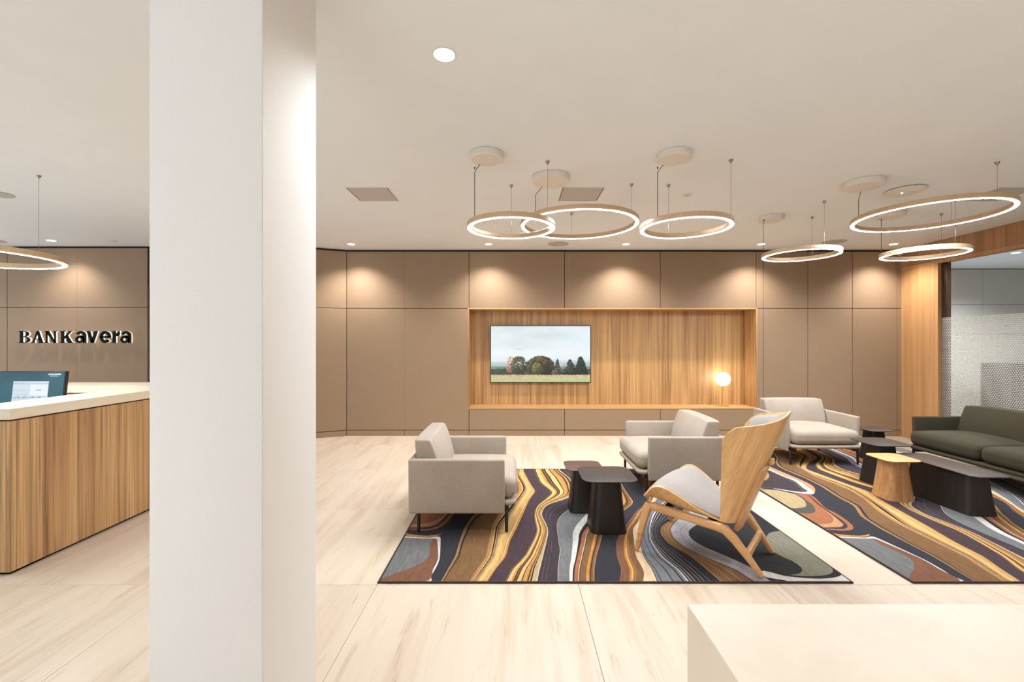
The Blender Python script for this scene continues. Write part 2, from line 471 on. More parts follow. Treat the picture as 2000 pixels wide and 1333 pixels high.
w1.bbox(RIGHT_X - .004, RIGHT_X + .11, 2.2, 6.26, 0, .05, b=.002).bbox(RIGHT_X - .004, RIGHT_X + .11, 2.15, 2.2, 0, 2.6, b=.002)
w1 = w1.build('window_1', M['veneer_wall'], smooth=False)
structure(w1, 'floor-to-header glazed partition with oak frame and dotted film')
MB().box(RIGHT_X + .06, RIGHT_X + .11, 6.19, 6.262, .05, 2.555).build('dark_stile', plain('dark_oak_stile', (92, 62, 44), .6), w1, smooth=False)

gm, nt, b = newmat('clear_glass')
nt.nodes.remove(b)
out = nt.nodes['Material Output']
tr = N(nt, 'ShaderNodeBsdfTransparent'); tr.inputs[0].default_value = (.86, .87, .86, 1)
gl = N(nt, 'ShaderNodeBsdfGlossy'); gl.inputs['Roughness'].default_value = .01
fr = N(nt, 'ShaderNodeFresnel'); fr.inputs[0].default_value = 1.3
mx = N(nt, 'ShaderNodeMixShader')
nt.links.new(fr.outputs[0], mx.inputs[0]); nt.links.new(tr.outputs[0], mx.inputs[1]); nt.links.new(gl.outputs[0], mx.inputs[2]); nt.links.new(mx.outputs[0], out.inputs[0])
for a, b_ in ((4.235, 6.262), (2.2, 4.225)):
    MB().box(RIGHT_X + .045, RIGHT_X + .053, a, b_, .05, 2.555).build('pane', gm, w1, smooth=False)

# frosted film: staggered round white dots, clear between them
fm, nt, b = newmat('dotted_film')
nt.nodes.remove(b)
tc = N(nt, 'ShaderNodeTexCoord'); sp = N(nt, 'ShaderNodeSeparateXYZ'); nt.links.new(tc.outputs['Object'], sp.inputs[0])
def mth(op, a, c=None):
    n = N(nt, 'ShaderNodeMath', operation=op)
    for i, q in ((0, a), (1, c)):
        if q is None: continue
        if isinstance(q, (int, float)): n.inputs[i].default_value = q
        else: nt.links.new(q, n.inputs[i])
    return n.outputs[0]
PX, PZ = .0262, .0227
row = mth('FLOOR', mth('DIVIDE', sp.outputs['Z'], PZ))
odd = mth('MULTIPLY', mth('MODULO', row, 2), .5)
fu = mth('SUBTRACT', mth('FRACT', mth('ADD', mth('DIVIDE', sp.outputs['Y'], PX), odd)), .5)
fv = mth('SUBTRACT', mth('FRACT', mth('DIVIDE', sp.outputs['Z'], PZ)), .5)
dist = mth('SQRT', mth('ADD', mth('POWER', mth('MULTIPLY', fu, PX), 2), mth('POWER', mth('MULTIPLY', fv, PZ), 2)))
dot = mth('LESS_THAN', dist, .0106)
df = N(nt, 'ShaderNodeBsdfDiffuse'); df.inputs[0].default_value = lin((200, 194, 183))
tl = N(nt, 'ShaderNodeBsdfTranslucent'); tl.inputs[0].default_value = lin((200, 194, 183))
m1 = N(nt, 'ShaderNodeMixShader'); m1.inputs[0].default_value = .45
nt.links.new(df.outputs[0], m1.inputs[1]); nt.links.new(tl.outputs[0], m1.inputs[2])
t2 = N(nt, 'ShaderNodeBsdfTransparent')
m2 = N(nt, 'ShaderNodeMixShader')
nt.links.new(dot, m2.inputs[0]); nt.links.new(t2.outputs[0], m2.inputs[1]); nt.links.new(m1.outputs[0], m2.inputs[2])
nt.links.new(m2.outputs[0], nt.nodes['Material Output'].inputs[0])
MB().add([(RIGHT_X + .044, 2.2, .05), (RIGHT_X + .044, 6.26, .05), (RIGHT_X + .044, 6.26, 1.788), (RIGHT_X + .044, 2.2, 1.788)], [(0, 1, 2, 3)]).build('dotted_film', fm, w1, smooth=False)

# meeting room behind the glass
M['room_grey'] = plain('greige_wall', (200, 194, 186), .8, var=.03)
M['room_light'] = plain('light_wall', (204, 196, 182), .8, var=.03)
wm = MB().box(RIGHT_X + .1, 10.5, 8.66, 8.75, 0, CEIL).build('wall_meeting_room', M['paint_dark'], smooth=False)
structure(wm, 'panelled end wall of the meeting room behind the glass')
for a, b_ in ((6.07, 7.6), (7.6, 9.1), (9.1, 10.5)):
    panel(wm, a, b_, 2.17, CEIL - .01, 8.64, gap=.003, mat='room_grey', th=.02)
    panel(wm, a, b_, 1.6, 2.17, 8.64, gap=.003, mat='room_grey', th=.02)
    panel(wm, a, b_, 0, 1.6, 8.64, gap=.003, mat='room_light', th=.02)
structure(MB().box(10.5, 10.6, 1.5, 8.7, 0, CEIL).build('wall_meeting_room_side', M['room_grey'], smooth=False), 'side wall of the meeting room')
structure(MB().box(6.07, 10.5, 1.5, 1.6, 0, CEIL).build('wall_meeting_room_near', M['room_grey'], smooth=False), 'near wall of the meeting room')
structure(MB().box(6.08, 10.5, 1.6, 8.64, -.004, .004).build('floor_meeting_room', plain('grey_carpet', (140, 136, 130), .95, var=.15, scale=300), smooth=False), 'grey carpet of the meeting room')
sb = thing('sideboard', 'dark sideboard seen through the dotted glass film', 'cabinet', (9.6, 8.35, .004))
MB().bbox(-.57, .57, -.25, .25, .08, 1.04, b=.004).build('body', M['wenge'], sb, smooth=False)
for s in (-1, 1):
    MB().bbox(s * .285 - .28, s * .285 + .28, -.27, -.25, .1, 1.02, b=.003).build('door', M['wenge'], sb, smooth=False)
MB().bbox(-.52, .52, -.2, .2, 0, .08, b=.003).build('plinth', M['leg_black'], sb, smooth=False)

# the rest of the lobby shell, left and behind the photographer, with shop windows and an added side window
structure(MB().box(LEFT_X - .1, LEFT_X, FRONT_Y, 2.4, 0, CEIL).box(LEFT_X - .1, LEFT_X, 5.6, 8.7, 0, CEIL).box(LEFT_X - .1, LEFT_X, 2.4, 5.6, 0, .35).box(LEFT_X - .1, LEFT_X, 2.4, 5.6, 2.6, CEIL).build('wall_left', M['paint_column'], smooth=False), 'plain white side wall beyond the reception desk')
wf = MB()
wins = [(-7.6, -5.2), (-4.7, -1.0)]
xs = [LEFT_X] + [q for w in wins for q in w] + [RIGHT_X + .1]
for a, b_ in zip(xs[::2], xs[1::2]): wf.box(a, b_, FRONT_Y - .2, FRONT_Y, 0, CEIL)
for a, b_ in wins: wf.box(a, b_, FRONT_Y - .2, FRONT_Y, 0, .35); wf.box(a, b_, FRONT_Y - .2, FRONT_Y, 2.6, CEIL)
structure(wf.build('wall_front', M['paint_column'], smooth=False), 'white street-side wall with two shop windows')
for n_, (a, b_) in enumerate(wins):
    w = MB().box(a, a + .06, FRONT_Y - .14, FRONT_Y - .06, .35, 2.6).box(b_ - .06, b_, FRONT_Y - .14, FRONT_Y - .06, .35, 2.6).box(a, b_, FRONT_Y - .14, FRONT_Y - .06, .35, .41).box(a, b_, FRONT_Y - .14, FRONT_Y - .06, 2.54, 2.6)
    structure(w.build('window_%d' % (n_ + 2), M['leg_black'], smooth=False), 'dark framed shop window on the street side')

w = MB().box(LEFT_X - .08, LEFT_X - .02, 2.4, 2.46, .35, 2.6).box(LEFT_X - .08, LEFT_X - .02, 5.54, 5.6, .35, 2.6).box(LEFT_X - .08, LEFT_X - .02, 2.46, 5.54, .35, .41).box(LEFT_X - .08, LEFT_X - .02, 2.46, 5.54, 2.54, 2.6)  # unseen window added so cool daylight reaches the reception wall
structure(w.build('window_4', M['leg_black'], smooth=False), 'dark framed shop window in the side wall beyond reception')

# white column
c = MB().rbox((-.9675, 1.591, CEIL / 2), (.357, .382, CEIL), .004, n=2, m=1).build('column', M['paint_column'])
structure(c, 'square white plastered column in front of the reception desk')

# ------------------------------------------------------------------ ceiling fittings
def downlight(x, y, label, group, d=.11, watts=WALL_SPOT_W, size=122, blend=1.0, radius=.03, glow='lamp_glass', lamp=True, col=WARM):
    t = thing('downlight', label, 'ceiling light', (x, y, CEIL), 0, group)
    MB().ring(d / 2 - .006, d / 2, -.004, 0, n=40, rnd=.001).build('trim', M['white_plastic'], t)
    MB().lathe([(.002, -.0015), (d / 2 - .006, -.0015), (d / 2 - .006, 0), (.002, 0)], n=32).build('lamp_glass', M[glow], t)
    if lamp: spot('downlight_beam', (0, 0, -.02), watts, size, blend, col, radius, t)
    return t
G1 = 'recessed spotlights along the panelled wall'
for x, lab in ((-2.357, 'recessed spotlight above the angled wall corner by the column'), (-.364, 'recessed spotlight above the television end of the niche'),
               (1.635, 'recessed spotlight above the middle of the niche'), (3.60, 'recessed spotlight above the globe lamp end of the niche'),
               (5.52, 'recessed spotlight in the corner above the oak panel')):
    downlight(x, 6.47, lab, G1)
downlight(-6.476, 6.24, 'recessed spotlight washing the wall above the bank sign', G1, watts=WALL_SPOT_W * .6)
downlight(-8.45, 6.24, 'recessed spotlight beyond the bank sign at the wall', G1, watts=WALL_SPOT_W * .6)
G2 = 'large recessed downlights'
downlight(-.342, 2.20, 'large bright downlight in the ceiling near the column', G2, d=.115, watts=ROOM_SPOT_W * .75, size=140, blend=.6, radius=.05, col=SOFT)
for x, y, lab in ((1.4, .45, 'large downlight above the pale stone counter'), (-2.6, .45, 'large downlight between the column and the street windows'),
                  (3.6, 1.3, 'large downlight on the way to the glazed partition'), (-5.2, 1.6, 'large downlight in front of the reception desk'),  # all but the counter one are unseen lamps added for fill
                  (1.4, -1.4, 'large downlight behind the stone counter near the street wall'), (-2.6, -1.4, 'large downlight beside the street windows'), (4.6, -1.0, 'large downlight in the far street-side corner by the glazing')):
    downlight(x, y, lab, G2, d=.115, watts=ROOM_SPOT_W * (4.6 if y < 0 else .5), size=96 if y < 0 else 116, blend=.6, radius=.05, col=SOFT)  # lamps behind the camera are added, overdriven to bounce light onto the ceiling
for x, y in ((8.01, 7.1), (8.01, 4.6)):
    downlight(x, y, 'meeting room ceiling spotlight ' + ('near its end wall' if y > 6 else 'over the table area'), 'meeting room spotlights', d=.12, watts=440, size=150, blend=.8, col=(.9, .98, 1.08))

def speaker(x, y, label, d=.3):
    t = thing('ceiling_speaker', label, 'speaker', (x, y, CEIL), 0, 'round ceiling speakers')
    MB().ring(d / 2 - .012, d / 2, -.006, 0, n=48, rnd=.002).build('rim', M['grille'], t)
    MB().lathe([(.002, -.004), (d / 2 - .012, -.004), (d / 2 - .012, 0), (.002, 0)], n=40).build('grille', M['grille'], t)
speaker(.647, 6.45, 'flat round ceiling speaker above the niche')
speaker(4.55, 6.32, 'flat round ceiling speaker beside the small ring pendant')
speaker(-4.95, 4.27, 'flat round ceiling speaker over the reception desk', .24)
speaker(-7.30, 6.25, 'flat round ceiling speaker near the reception wall', .26)

def air_grille(x, y, label):
    t = thing('air_vent', label, 'vent', (x, y, CEIL), 0, 'square ceiling vents')
    f = MB()
    for (a, b_, c_, d_) in ((-.2, .2, -.2, -.19), (-.2, .2, .19, .2), (-.2, -.19, -.19, .19), (.19, .2, -.19, .19)):
        f.box(a, b_, c_, d_, -.004, 0)
    f.build('frame', M['white_plastic'], t, smooth=False)
    MB().box(-.183, .183, -.183, .183, -.003, 0).build('grille', M['grille'], t, smooth=False)
    MB().box(-.19, .19, -.19, .19, -.0012, 0).build('recess', M['paint_dark'], t, smooth=False)
air_grille(-1.35, 4.285, 'square grey vent in the ceiling nearest the column')
air_grille(.643, 4.285, 'square grey vent behind the overlapping ring pendants')
air_grille(4.67, 4.285, 'square grey vent above the large ring by the glazing')

t = thing('access_point', 'white oval ceiling access point beside the pendant canopy', 'access point', (3.66, 4.16, CEIL))
MB().lathe([(.13, 0), (.155, -.008), (.15, -.022), (.11, -.034), (.003, -.038)], n=40).build('shell', M['white_plastic'], t)
MB().lathe([(.007, -.0375), (.007, -.0395), (.001, -.0395)], c=(-.05, -.02), n=12).build('status_light', emitter('status_led', (1, 1, 1), 6), t)
MB().box(.0, .07, -.06, -.055, -.037, -.0345).build('marking', M['grille'], t, smooth=False)
t = thing('smoke_detector', 'tiny white round detector on the ceiling between pendants', 'detector', (1.67, 4.29, CEIL))
MB().lathe([(.044, 0), (.044, -.006), (.03, -.012), (.002, -.012)], n=24).build('shell', M['white_plastic'], t)
MB().ring(.016, .022, -.015, -.012, n=24, rnd=.001).build('slot', M['grille'], t)
t = thing('smoke_detector', 'tiny round detector on the ceiling above the bank sign', 'detector', (-5.62, 6.25, CEIL))
MB().lathe([(.05, 0), (.05, -.006), (.035, -.012), (.002, -.012)], n=24).build('shell', M['white_plastic'], t)
MB().ring(.018, .026, -.015, -.012, n=24, rnd=.001).build('slot', M['grille'], t)
t = thing('motion_sensor', 'small white sensor box at the ceiling corner above oak panel', 'sensor', (5.885, 6.79, 2.82))
MB().rbox((0, 0, 0), (.085, .06, .09), .008, n=2, m=1).build('shell', M['white_plastic'], t)
MB().lathe([(.02, -.049), (.014, -.06), (.001, -.064)], n=16).build('lens', M['grille'], t)
MB().box(-.02, .085, .0, .03, .02, .05).build('bracket', M['white_plastic'], t, smooth=False)

# ring pendants
def pendant(label, x, y, z, rad, canopy, wires, cable):
    """x,y centre; z underside of the LED; wires / cable: plan positions on the ring circle"""
    t = thing('ring_pendant', label, 'pendant light', (x, y, z), 0, 'bronze ring pendants')
    hw, hh = .019, .043
    hs = MB().ring(rad - hw, rad + hw, .008, hh, n=112, rnd=.003).build('housing', M['bronze'], t)
    df_ = MB().ring(rad - hw + .003, rad + hw - .003, 0, .01, n=72, rnd=.001, mat=1)
    df_.m = [0 if all(df_.v[i][2] < .0005 for i in f) else 1 for f in df_.f]
    df_.build('diffuser', [M['led'], M['white_plastic']], t)
    H_ = CEIL - z
    if canopy:
        cx, cy, cd = canopy[0] - x, canopy[1] - y, canopy[2]
        MB().lathe([(.002, H_ - .05), (cd / 2 - .006, H_ - .05), (cd / 2, H_ - .044), (cd / 2, H_ - .003), (cd / 2 - .004, H_ - .003), (cd / 2 - .004, H_), (.002, H_)], c=(cx, cy), n=56).build('canopy', M['white_plastic'], t)
    def on(p):
        a = math.atan2(p[1] - y, p[0] - x); return (rad * math.cos(a), rad * math.sin(a))
    for p in wires:
        u, v = on(p)
        w = MB().tube([(u, v, hh - .004), (u, v, H_ - .012)], .0013, n=6).build('wire', M['steel'], t)
        MB().lathe([(.0015, H_ - .028), (.004, H_ - .026), (.016, H_ - .006), (.016, H_)], c=(u, v), n=16).build('ceiling_cup', M['steel'], w)
    if cable:
        u, v = on(cable)
        pts = [(u, v, hh - .004), (u, v, H_ - .09)]
        if canopy:
            dx, dy = cx - u, cy - v; dl = math.hypot(dx, dy); k = max(0, (dl - cd / 2 + .03) / dl)
            pts += [(u + dx * k * .3, v + dy * k * .3, H_ - .075), (u + dx * k, v + dy * k, H_ - .048)]
        cb = MB().tube(pts, .0028, n=6).build('power_cable', M['cable'], t)
        MB().lathe([(.001, .42), (.005, .425), (.005, .435), (.001, .44)], c=(u, v), n=10).build('clip', M['cable'], cb)
    return t
ZS, ZB = CAM_H + .935, CAM_H + 1.135
pendant('small ring pendant overlapping the larger ring, nearest the column', -.02, 3.69, ZS, .345, (-.2, 3.36, .25), [(.267, 3.50), (-.02, 4.03)], (-.30, 3.50))
pendant('large ring pendant behind and overlapping the small left ring', .64, 4.36, ZB, .55, (.321, 3.83, .317), [(1.055, 4.01), (.64, 4.91)], (.2, 4.03))
pendant('small ring pendant alone above the middle armchair', 1.42, 3.68, ZS, .345, (1.21, 3.36, .25), [(1.40, 4.03), (1.68, 3.48)], (1.14, 3.50))
pendant('largest looking ring pendant at the right, over the olive sofa', 3.77, 4.06, ZB, .545, (3.10, 3.95, .31), [(4.26, 4.33), (3.82, 3.52)], (3.24, 4.18))
pendant('small ring pendant low in front of the taupe cupboard panels', 3.12, 4.84, ZS, .355, (2.92, 5.05, .26), [(3.38, 5.05), (3.13, 4.49)], (2.83, 4.98))
pendant('small ring pendant in front of the oak panel and glazing', 4.41, 4.79, ZS, .355, (4.15, 4.9, .26), [(4.71, 4.92), (4.40, 4.43)], (4.13, 4.96))
pendant('low ring pendant over the reception desk beside the bank sign', -4.05, 3.25, CAM_H + .62, .55, None, [(-4.05, 3.81), (-4.5, 2.95), (-3.6, 2.95)], None)

# ------------------------------------------------------------------ rugs
RUG_V = [2.667,2.686,2.712,2.742,2.775,2.810,2.846,2.884,2.923,2.964,3.006,3.049,3.093,3.137,3.183,3.230,3.277,3.325,3.374,3.423,3.473,3.524,3.575,3.627,3.679,3.732,3.786,3.840,3.895,3.950,4.005,4.061,4.118,4.175,4.232,4.290,4.348,4.406,4.465,4.525,4.584,4.644,4.705,4.766,4.827,4.888,4.950,5.013,5.075,5.138,5.201,5.265,5.329,5.393,5.457,5.522,5.587,5.652,5.718,5.784,5.850,5.916,5.983,6.050]
RUG_B = {
    'tan0': [.375,.378,.382,.386,.390,.395,.400,.406,.411,.417,.420,.421,.421,.421,.421,.422,.423,.425,.426,.429,.434,.442,.450,.459,.472,.496,.525,.554,.579,.593,.599,.603,.608,.616,.627,.639,.650,.661,.670,.674,.676,.678,.679,.675,.669,.662,.656,.654,.656,.663,.682,.708,.740,.782,.828,.868,.897,.920,.939,.955,.966,.970,.970,.970],
    'tan1': [.395,.398,.402,.407,.412,.418,.425,.432,.439,.447,.451,.453,.453,.453,.454,.456,.460,.464,.469,.474,.480,.489,.497,.509,.530,.557,.585,.614,.638,.651,.655,.657,.661,.669,.680,.692,.705,.716,.724,.727,.727,.728,.727,.726,.722,.719,.716,.713,.711,.715,.732,.757,.786,.824,.867,.904,.935,.962,.986,1.008,1.023,1.028,1.028,1.028],
    'och0': [.564,.569,.576,.584,.592,.601,.611,.622,.633,.643,.650,.653,.655,.656,.658,.659,.660,.661,.662,.662,.665,.671,.680,.689,.698,.708,.720,.737,.758,.780,.803,.824,.842,.857,.870,.882,.886,.885,.881,.877,.869,.859,.849,.845,.850,.860,.870,.879,.889,.899,.917,.953,1.002,1.053,1.106,1.164,1.214,1.243,1.245,1.226,1.215,1.214,1.214,1.214],
    'gold0': [.575,.581,.589,.598,.608,.618,.629,.640,.651,.662,.670,.674,.676,.679,.681,.683,.685,.686,.687,.688,.692,.703,.718,.735,.751,.768,.784,.799,.814,.828,.843,.857,.872,.887,.901,.915,.926,.928,.923,.915,.906,.896,.885,.875,.865,.864,.874,.883,.893,.919,.971,1.022,1.071,1.120,1.171,1.225,1.273,1.303,1.314,1.309,1.301,1.299,1.299,1.299],
    'pur0': [.657,.664,.671,.680,.690,.701,.713,.728,.743,.757,.768,.774,.779,.783,.788,.795,.805,.817,.828,.840,.851,.861,.871,.881,.890,.900,.910,.920,.930,.941,.951,.963,.979,.996,1.014,1.024,1.021,1.010,1.000,.990,.981,.972,.964,.956,.948,.940,.932,.930,.948,.990,1.039,1.096,1.164,1.238,1.314,1.377,1.410,1.428,1.442,1.453,1.462,1.466,1.467,1.467],
    'g20': [.765,.770,.777,.785,.794,.804,.819,.838,.858,.878,.896,.910,.923,.937,.950,.963,.974,.985,.994,.999,.998,.995,.993,.992,.993,.996,1.001,1.010,1.024,1.045,1.074,1.103,1.129,1.154,1.174,1.175,1.159,1.137,1.115,1.096,1.083,1.076,1.072,1.067,1.062,1.058,1.055,1.056,1.070,1.100,1.135,1.179,1.239,1.307,1.375,1.433,1.469,1.488,1.507,1.527,1.547,1.558,1.561,1.561],
    'cr0': [.922,.925,.929,.934,.939,.945,.952,.962,.971,.981,.992,1.002,1.012,1.022,1.033,1.042,1.051,1.059,1.066,1.069,1.068,1.062,1.055,1.046,1.038,1.037,1.044,1.058,1.077,1.109,1.158,1.217,1.277,1.325,1.355,1.371,1.380,1.386,1.393,1.399,1.400,1.397,1.392,1.381,1.362,1.343,1.326,1.313,1.314,1.329,1.349,1.377,1.419,1.467,1.509,1.539,1.560,1.574,1.584,1.599,1.617,1.632,1.636,1.636],
    'dp0': [.955,.959,.963,.968,.973,.979,.986,.993,1.000,1.008,1.016,1.023,1.031,1.040,1.048,1.056,1.064,1.072,1.077,1.079,1.078,1.073,1.066,1.058,1.052,1.053,1.063,1.076,1.096,1.135,1.196,1.265,1.321,1.354,1.374,1.389,1.398,1.405,1.412,1.417,1.417,1.412,1.405,1.394,1.379,1.362,1.346,1.334,1.336,1.352,1.374,1.404,1.446,1.495,1.537,1.568,1.589,1.603,1.613,1.626,1.641,1.653,1.657,1.657],
    'gry0': [1.082,1.084,1.087,1.090,1.093,1.097,1.102,1.108,1.114,1.120,1.127,1.134,1.139,1.141,1.141,1.142,1.144,1.146,1.148,1.151,1.154,1.161,1.172,1.186,1.207,1.233,1.266,1.305,1.350,1.395,1.437,1.478,1.515,1.543,1.567,1.585,1.591,1.591,1.592,1.592,1.592,1.592,1.592,1.592,1.592,1.592,1.592,1.593,1.596,1.601,1.607,1.620,1.646,1.678,1.711,1.740,1.761,1.773,1.781,1.793,1.806,1.817,1.820,1.820],
    'wh0': [1.151,1.154,1.156,1.159,1.163,1.167,1.174,1.181,1.190,1.199,1.207,1.215,1.222,1.230,1.238,1.245,1.250,1.257,1.267,1.282,1.300,1.322,1.348,1.374,1.401,1.427,1.454,1.482,1.510,1.537,1.561,1.585,1.609,1.631,1.649,1.666,1.679,1.685,1.689,1.693,1.697,1.702,1.707,1.713,1.718,1.724,1.730,1.732,1.726,1.708,1.688,1.682,1.701,1.734,1.767,1.797,1.817,1.826,1.832,1.840,1.850,1.858,1.861,1.861],
    'nv0': [1.168,1.171,1.175,1.179,1.184,1.190,1.198,1.208,1.218,1.228,1.238,1.248,1.257,1.267,1.276,1.286,1.294,1.304,1.319,1.338,1.359,1.384,1.410,1.437,1.463,1.490,1.516,1.542,1.568,1.594,1.617,1.640,1.662,1.682,1.698,1.712,1.724,1.731,1.736,1.740,1.745,1.749,1.754,1.759,1.763,1.768,1.773,1.775,1.767,1.748,1.726,1.718,1.738,1.771,1.805,1.835,1.856,1.865,1.871,1.880,1.891,1.899,1.901,1.901],
    'ru0': [1.179,1.182,1.186,1.190,1.195,1.201,1.208,1.218,1.228,1.238,1.249,1.260,1.271,1.283,1.295,1.306,1.316,1.328,1.345,1.368,1.393,1.416,1.439,1.463,1.488,1.513,1.539,1.564,1.590,1.614,1.637,1.659,1.681,1.700,1.716,1.731,1.742,1.749,1.754,1.759,1.764,1.768,1.773,1.778,1.783,1.788,1.793,1.795,1.788,1.770,1.748,1.741,1.761,1.795,1.828,1.859,1.879,1.887,1.892,1.900,1.911,1.919,1.922,1.922],
    'nvB': [1.299,1.303,1.307,1.313,1.318,1.325,1.333,1.343,1.353,1.364,1.376,1.389,1.404,1.419,1.434,1.448,1.463,1.477,1.495,1.518,1.543,1.570,1.601,1.635,1.670,1.705,1.743,1.787,1.829,1.865,1.888,1.895,1.896,1.896,1.897,1.898,1.900,1.903,1.906,1.909,1.915,1.923,1.932,1.940,1.949,1.958,1.967,1.975,1.979,1.979,1.977,1.982,1.999,2.021,2.043,2.063,2.075,2.079,2.082,2.088,2.096,2.103,2.105,2.105],
    'br0': [1.448,1.454,1.462,1.472,1.482,1.492,1.498,1.501,1.503,1.506,1.510,1.519,1.528,1.538,1.548,1.563,1.584,1.607,1.630,1.655,1.682,1.711,1.739,1.769,1.798,1.828,1.860,1.898,1.939,1.977,2.009,2.033,2.044,2.051,2.060,2.071,2.082,2.093,2.104,2.116,2.129,2.142,2.155,2.169,2.183,2.196,2.210,2.221,2.225,2.219,2.211,2.212,2.228,2.253,2.278,2.301,2.316,2.323,2.325,2.323,2.316,2.311,2.309,2.309],
    'crm0': [1.589,1.597,1.607,1.618,1.628,1.634,1.636,1.637,1.637,1.637,1.641,1.648,1.658,1.668,1.677,1.688,1.698,1.708,1.719,1.734,1.759,1.789,1.818,1.843,1.867,1.891,1.917,1.949,1.984,2.017,2.049,2.079,2.106,2.131,2.156,2.180,2.203,2.225,2.248,2.270,2.291,2.311,2.330,2.350,2.370,2.389,2.409,2.427,2.436,2.436,2.433,2.438,2.458,2.486,2.513,2.537,2.547,2.542,2.532,2.524,2.518,2.514,2.513,2.513],
    'gb0': [1.682,1.684,1.686,1.688,1.691,1.693,1.693,1.692,1.691,1.690,1.692,1.698,1.706,1.713,1.720,1.727,1.735,1.746,1.757,1.772,1.795,1.821,1.848,1.875,1.901,1.928,1.957,1.987,2.019,2.052,2.087,2.121,2.153,2.184,2.215,2.243,2.269,2.294,2.319,2.344,2.367,2.390,2.411,2.433,2.455,2.477,2.500,2.521,2.537,2.548,2.557,2.571,2.596,2.625,2.654,2.680,2.691,2.688,2.680,2.674,2.669,2.666,2.665,2.665],
    'bl0': [1.862,1.860,1.859,1.857,1.855,1.852,1.844,1.834,1.822,1.811,1.805,1.803,1.804,1.804,1.805,1.810,1.820,1.832,1.845,1.859,1.877,1.897,1.918,1.939,1.962,1.989,2.019,2.051,2.085,2.125,2.169,2.212,2.251,2.289,2.325,2.359,2.388,2.417,2.446,2.474,2.501,2.526,2.551,2.576,2.601,2.626,2.651,2.679,2.712,2.753,2.796,2.833,2.861,2.883,2.905,2.922,2.923,2.907,2.887,2.875,2.871,2.870,2.869,2.869],
    'b30': [2.060,2.057,2.053,2.049,2.044,2.038,2.032,2.025,2.018,2.010,1.997,1.979,1.958,1.938,1.923,1.918,1.917,1.920,1.930,1.948,1.973,2.014,2.067,2.118,2.164,2.206,2.247,2.286,2.325,2.362,2.395,2.424,2.455,2.485,2.515,2.544,2.572,2.599,2.626,2.654,2.681,2.707,2.733,2.759,2.785,2.811,2.838,2.869,2.915,2.976,3.044,3.101,3.136,3.162,3.187,3.208,3.212,3.199,3.180,3.161,3.142,3.128,3.124,3.124],
    'lav0': [2.265,2.259,2.251,2.243,2.234,2.221,2.200,2.173,2.143,2.113,2.084,2.058,2.034,2.015,2.004,1.997,1.994,2.000,2.008,2.023,2.050,2.084,2.122,2.168,2.219,2.267,2.311,2.353,2.394,2.433,2.469,2.506,2.543,2.578,2.610,2.639,2.668,2.698,2.727,2.757,2.786,2.814,2.843,2.871,2.900,2.929,2.959,2.994,3.049,3.125,3.209,3.279,3.320,3.348,3.375,3.398,3.405,3.394,3.377,3.360,3.343,3.331,3.328,3.328],
    'dk0': [2.361,2.359,2.356,2.352,2.348,2.342,2.328,2.307,2.285,2.262,2.236,2.207,2.178,2.153,2.133,2.120,2.118,2.125,2.142,2.175,2.222,2.282,2.342,2.390,2.433,2.476,2.517,2.557,2.596,2.630,2.661,2.692,2.723,2.754,2.783,2.812,2.840,2.869,2.898,2.927,2.955,2.983,3.012,3.040,3.069,3.097,3.126,3.162,3.219,3.299,3.387,3.460,3.504,3.533,3.564,3.589,3.597,3.589,3.574,3.559,3.545,3.535,3.531,3.531],
}
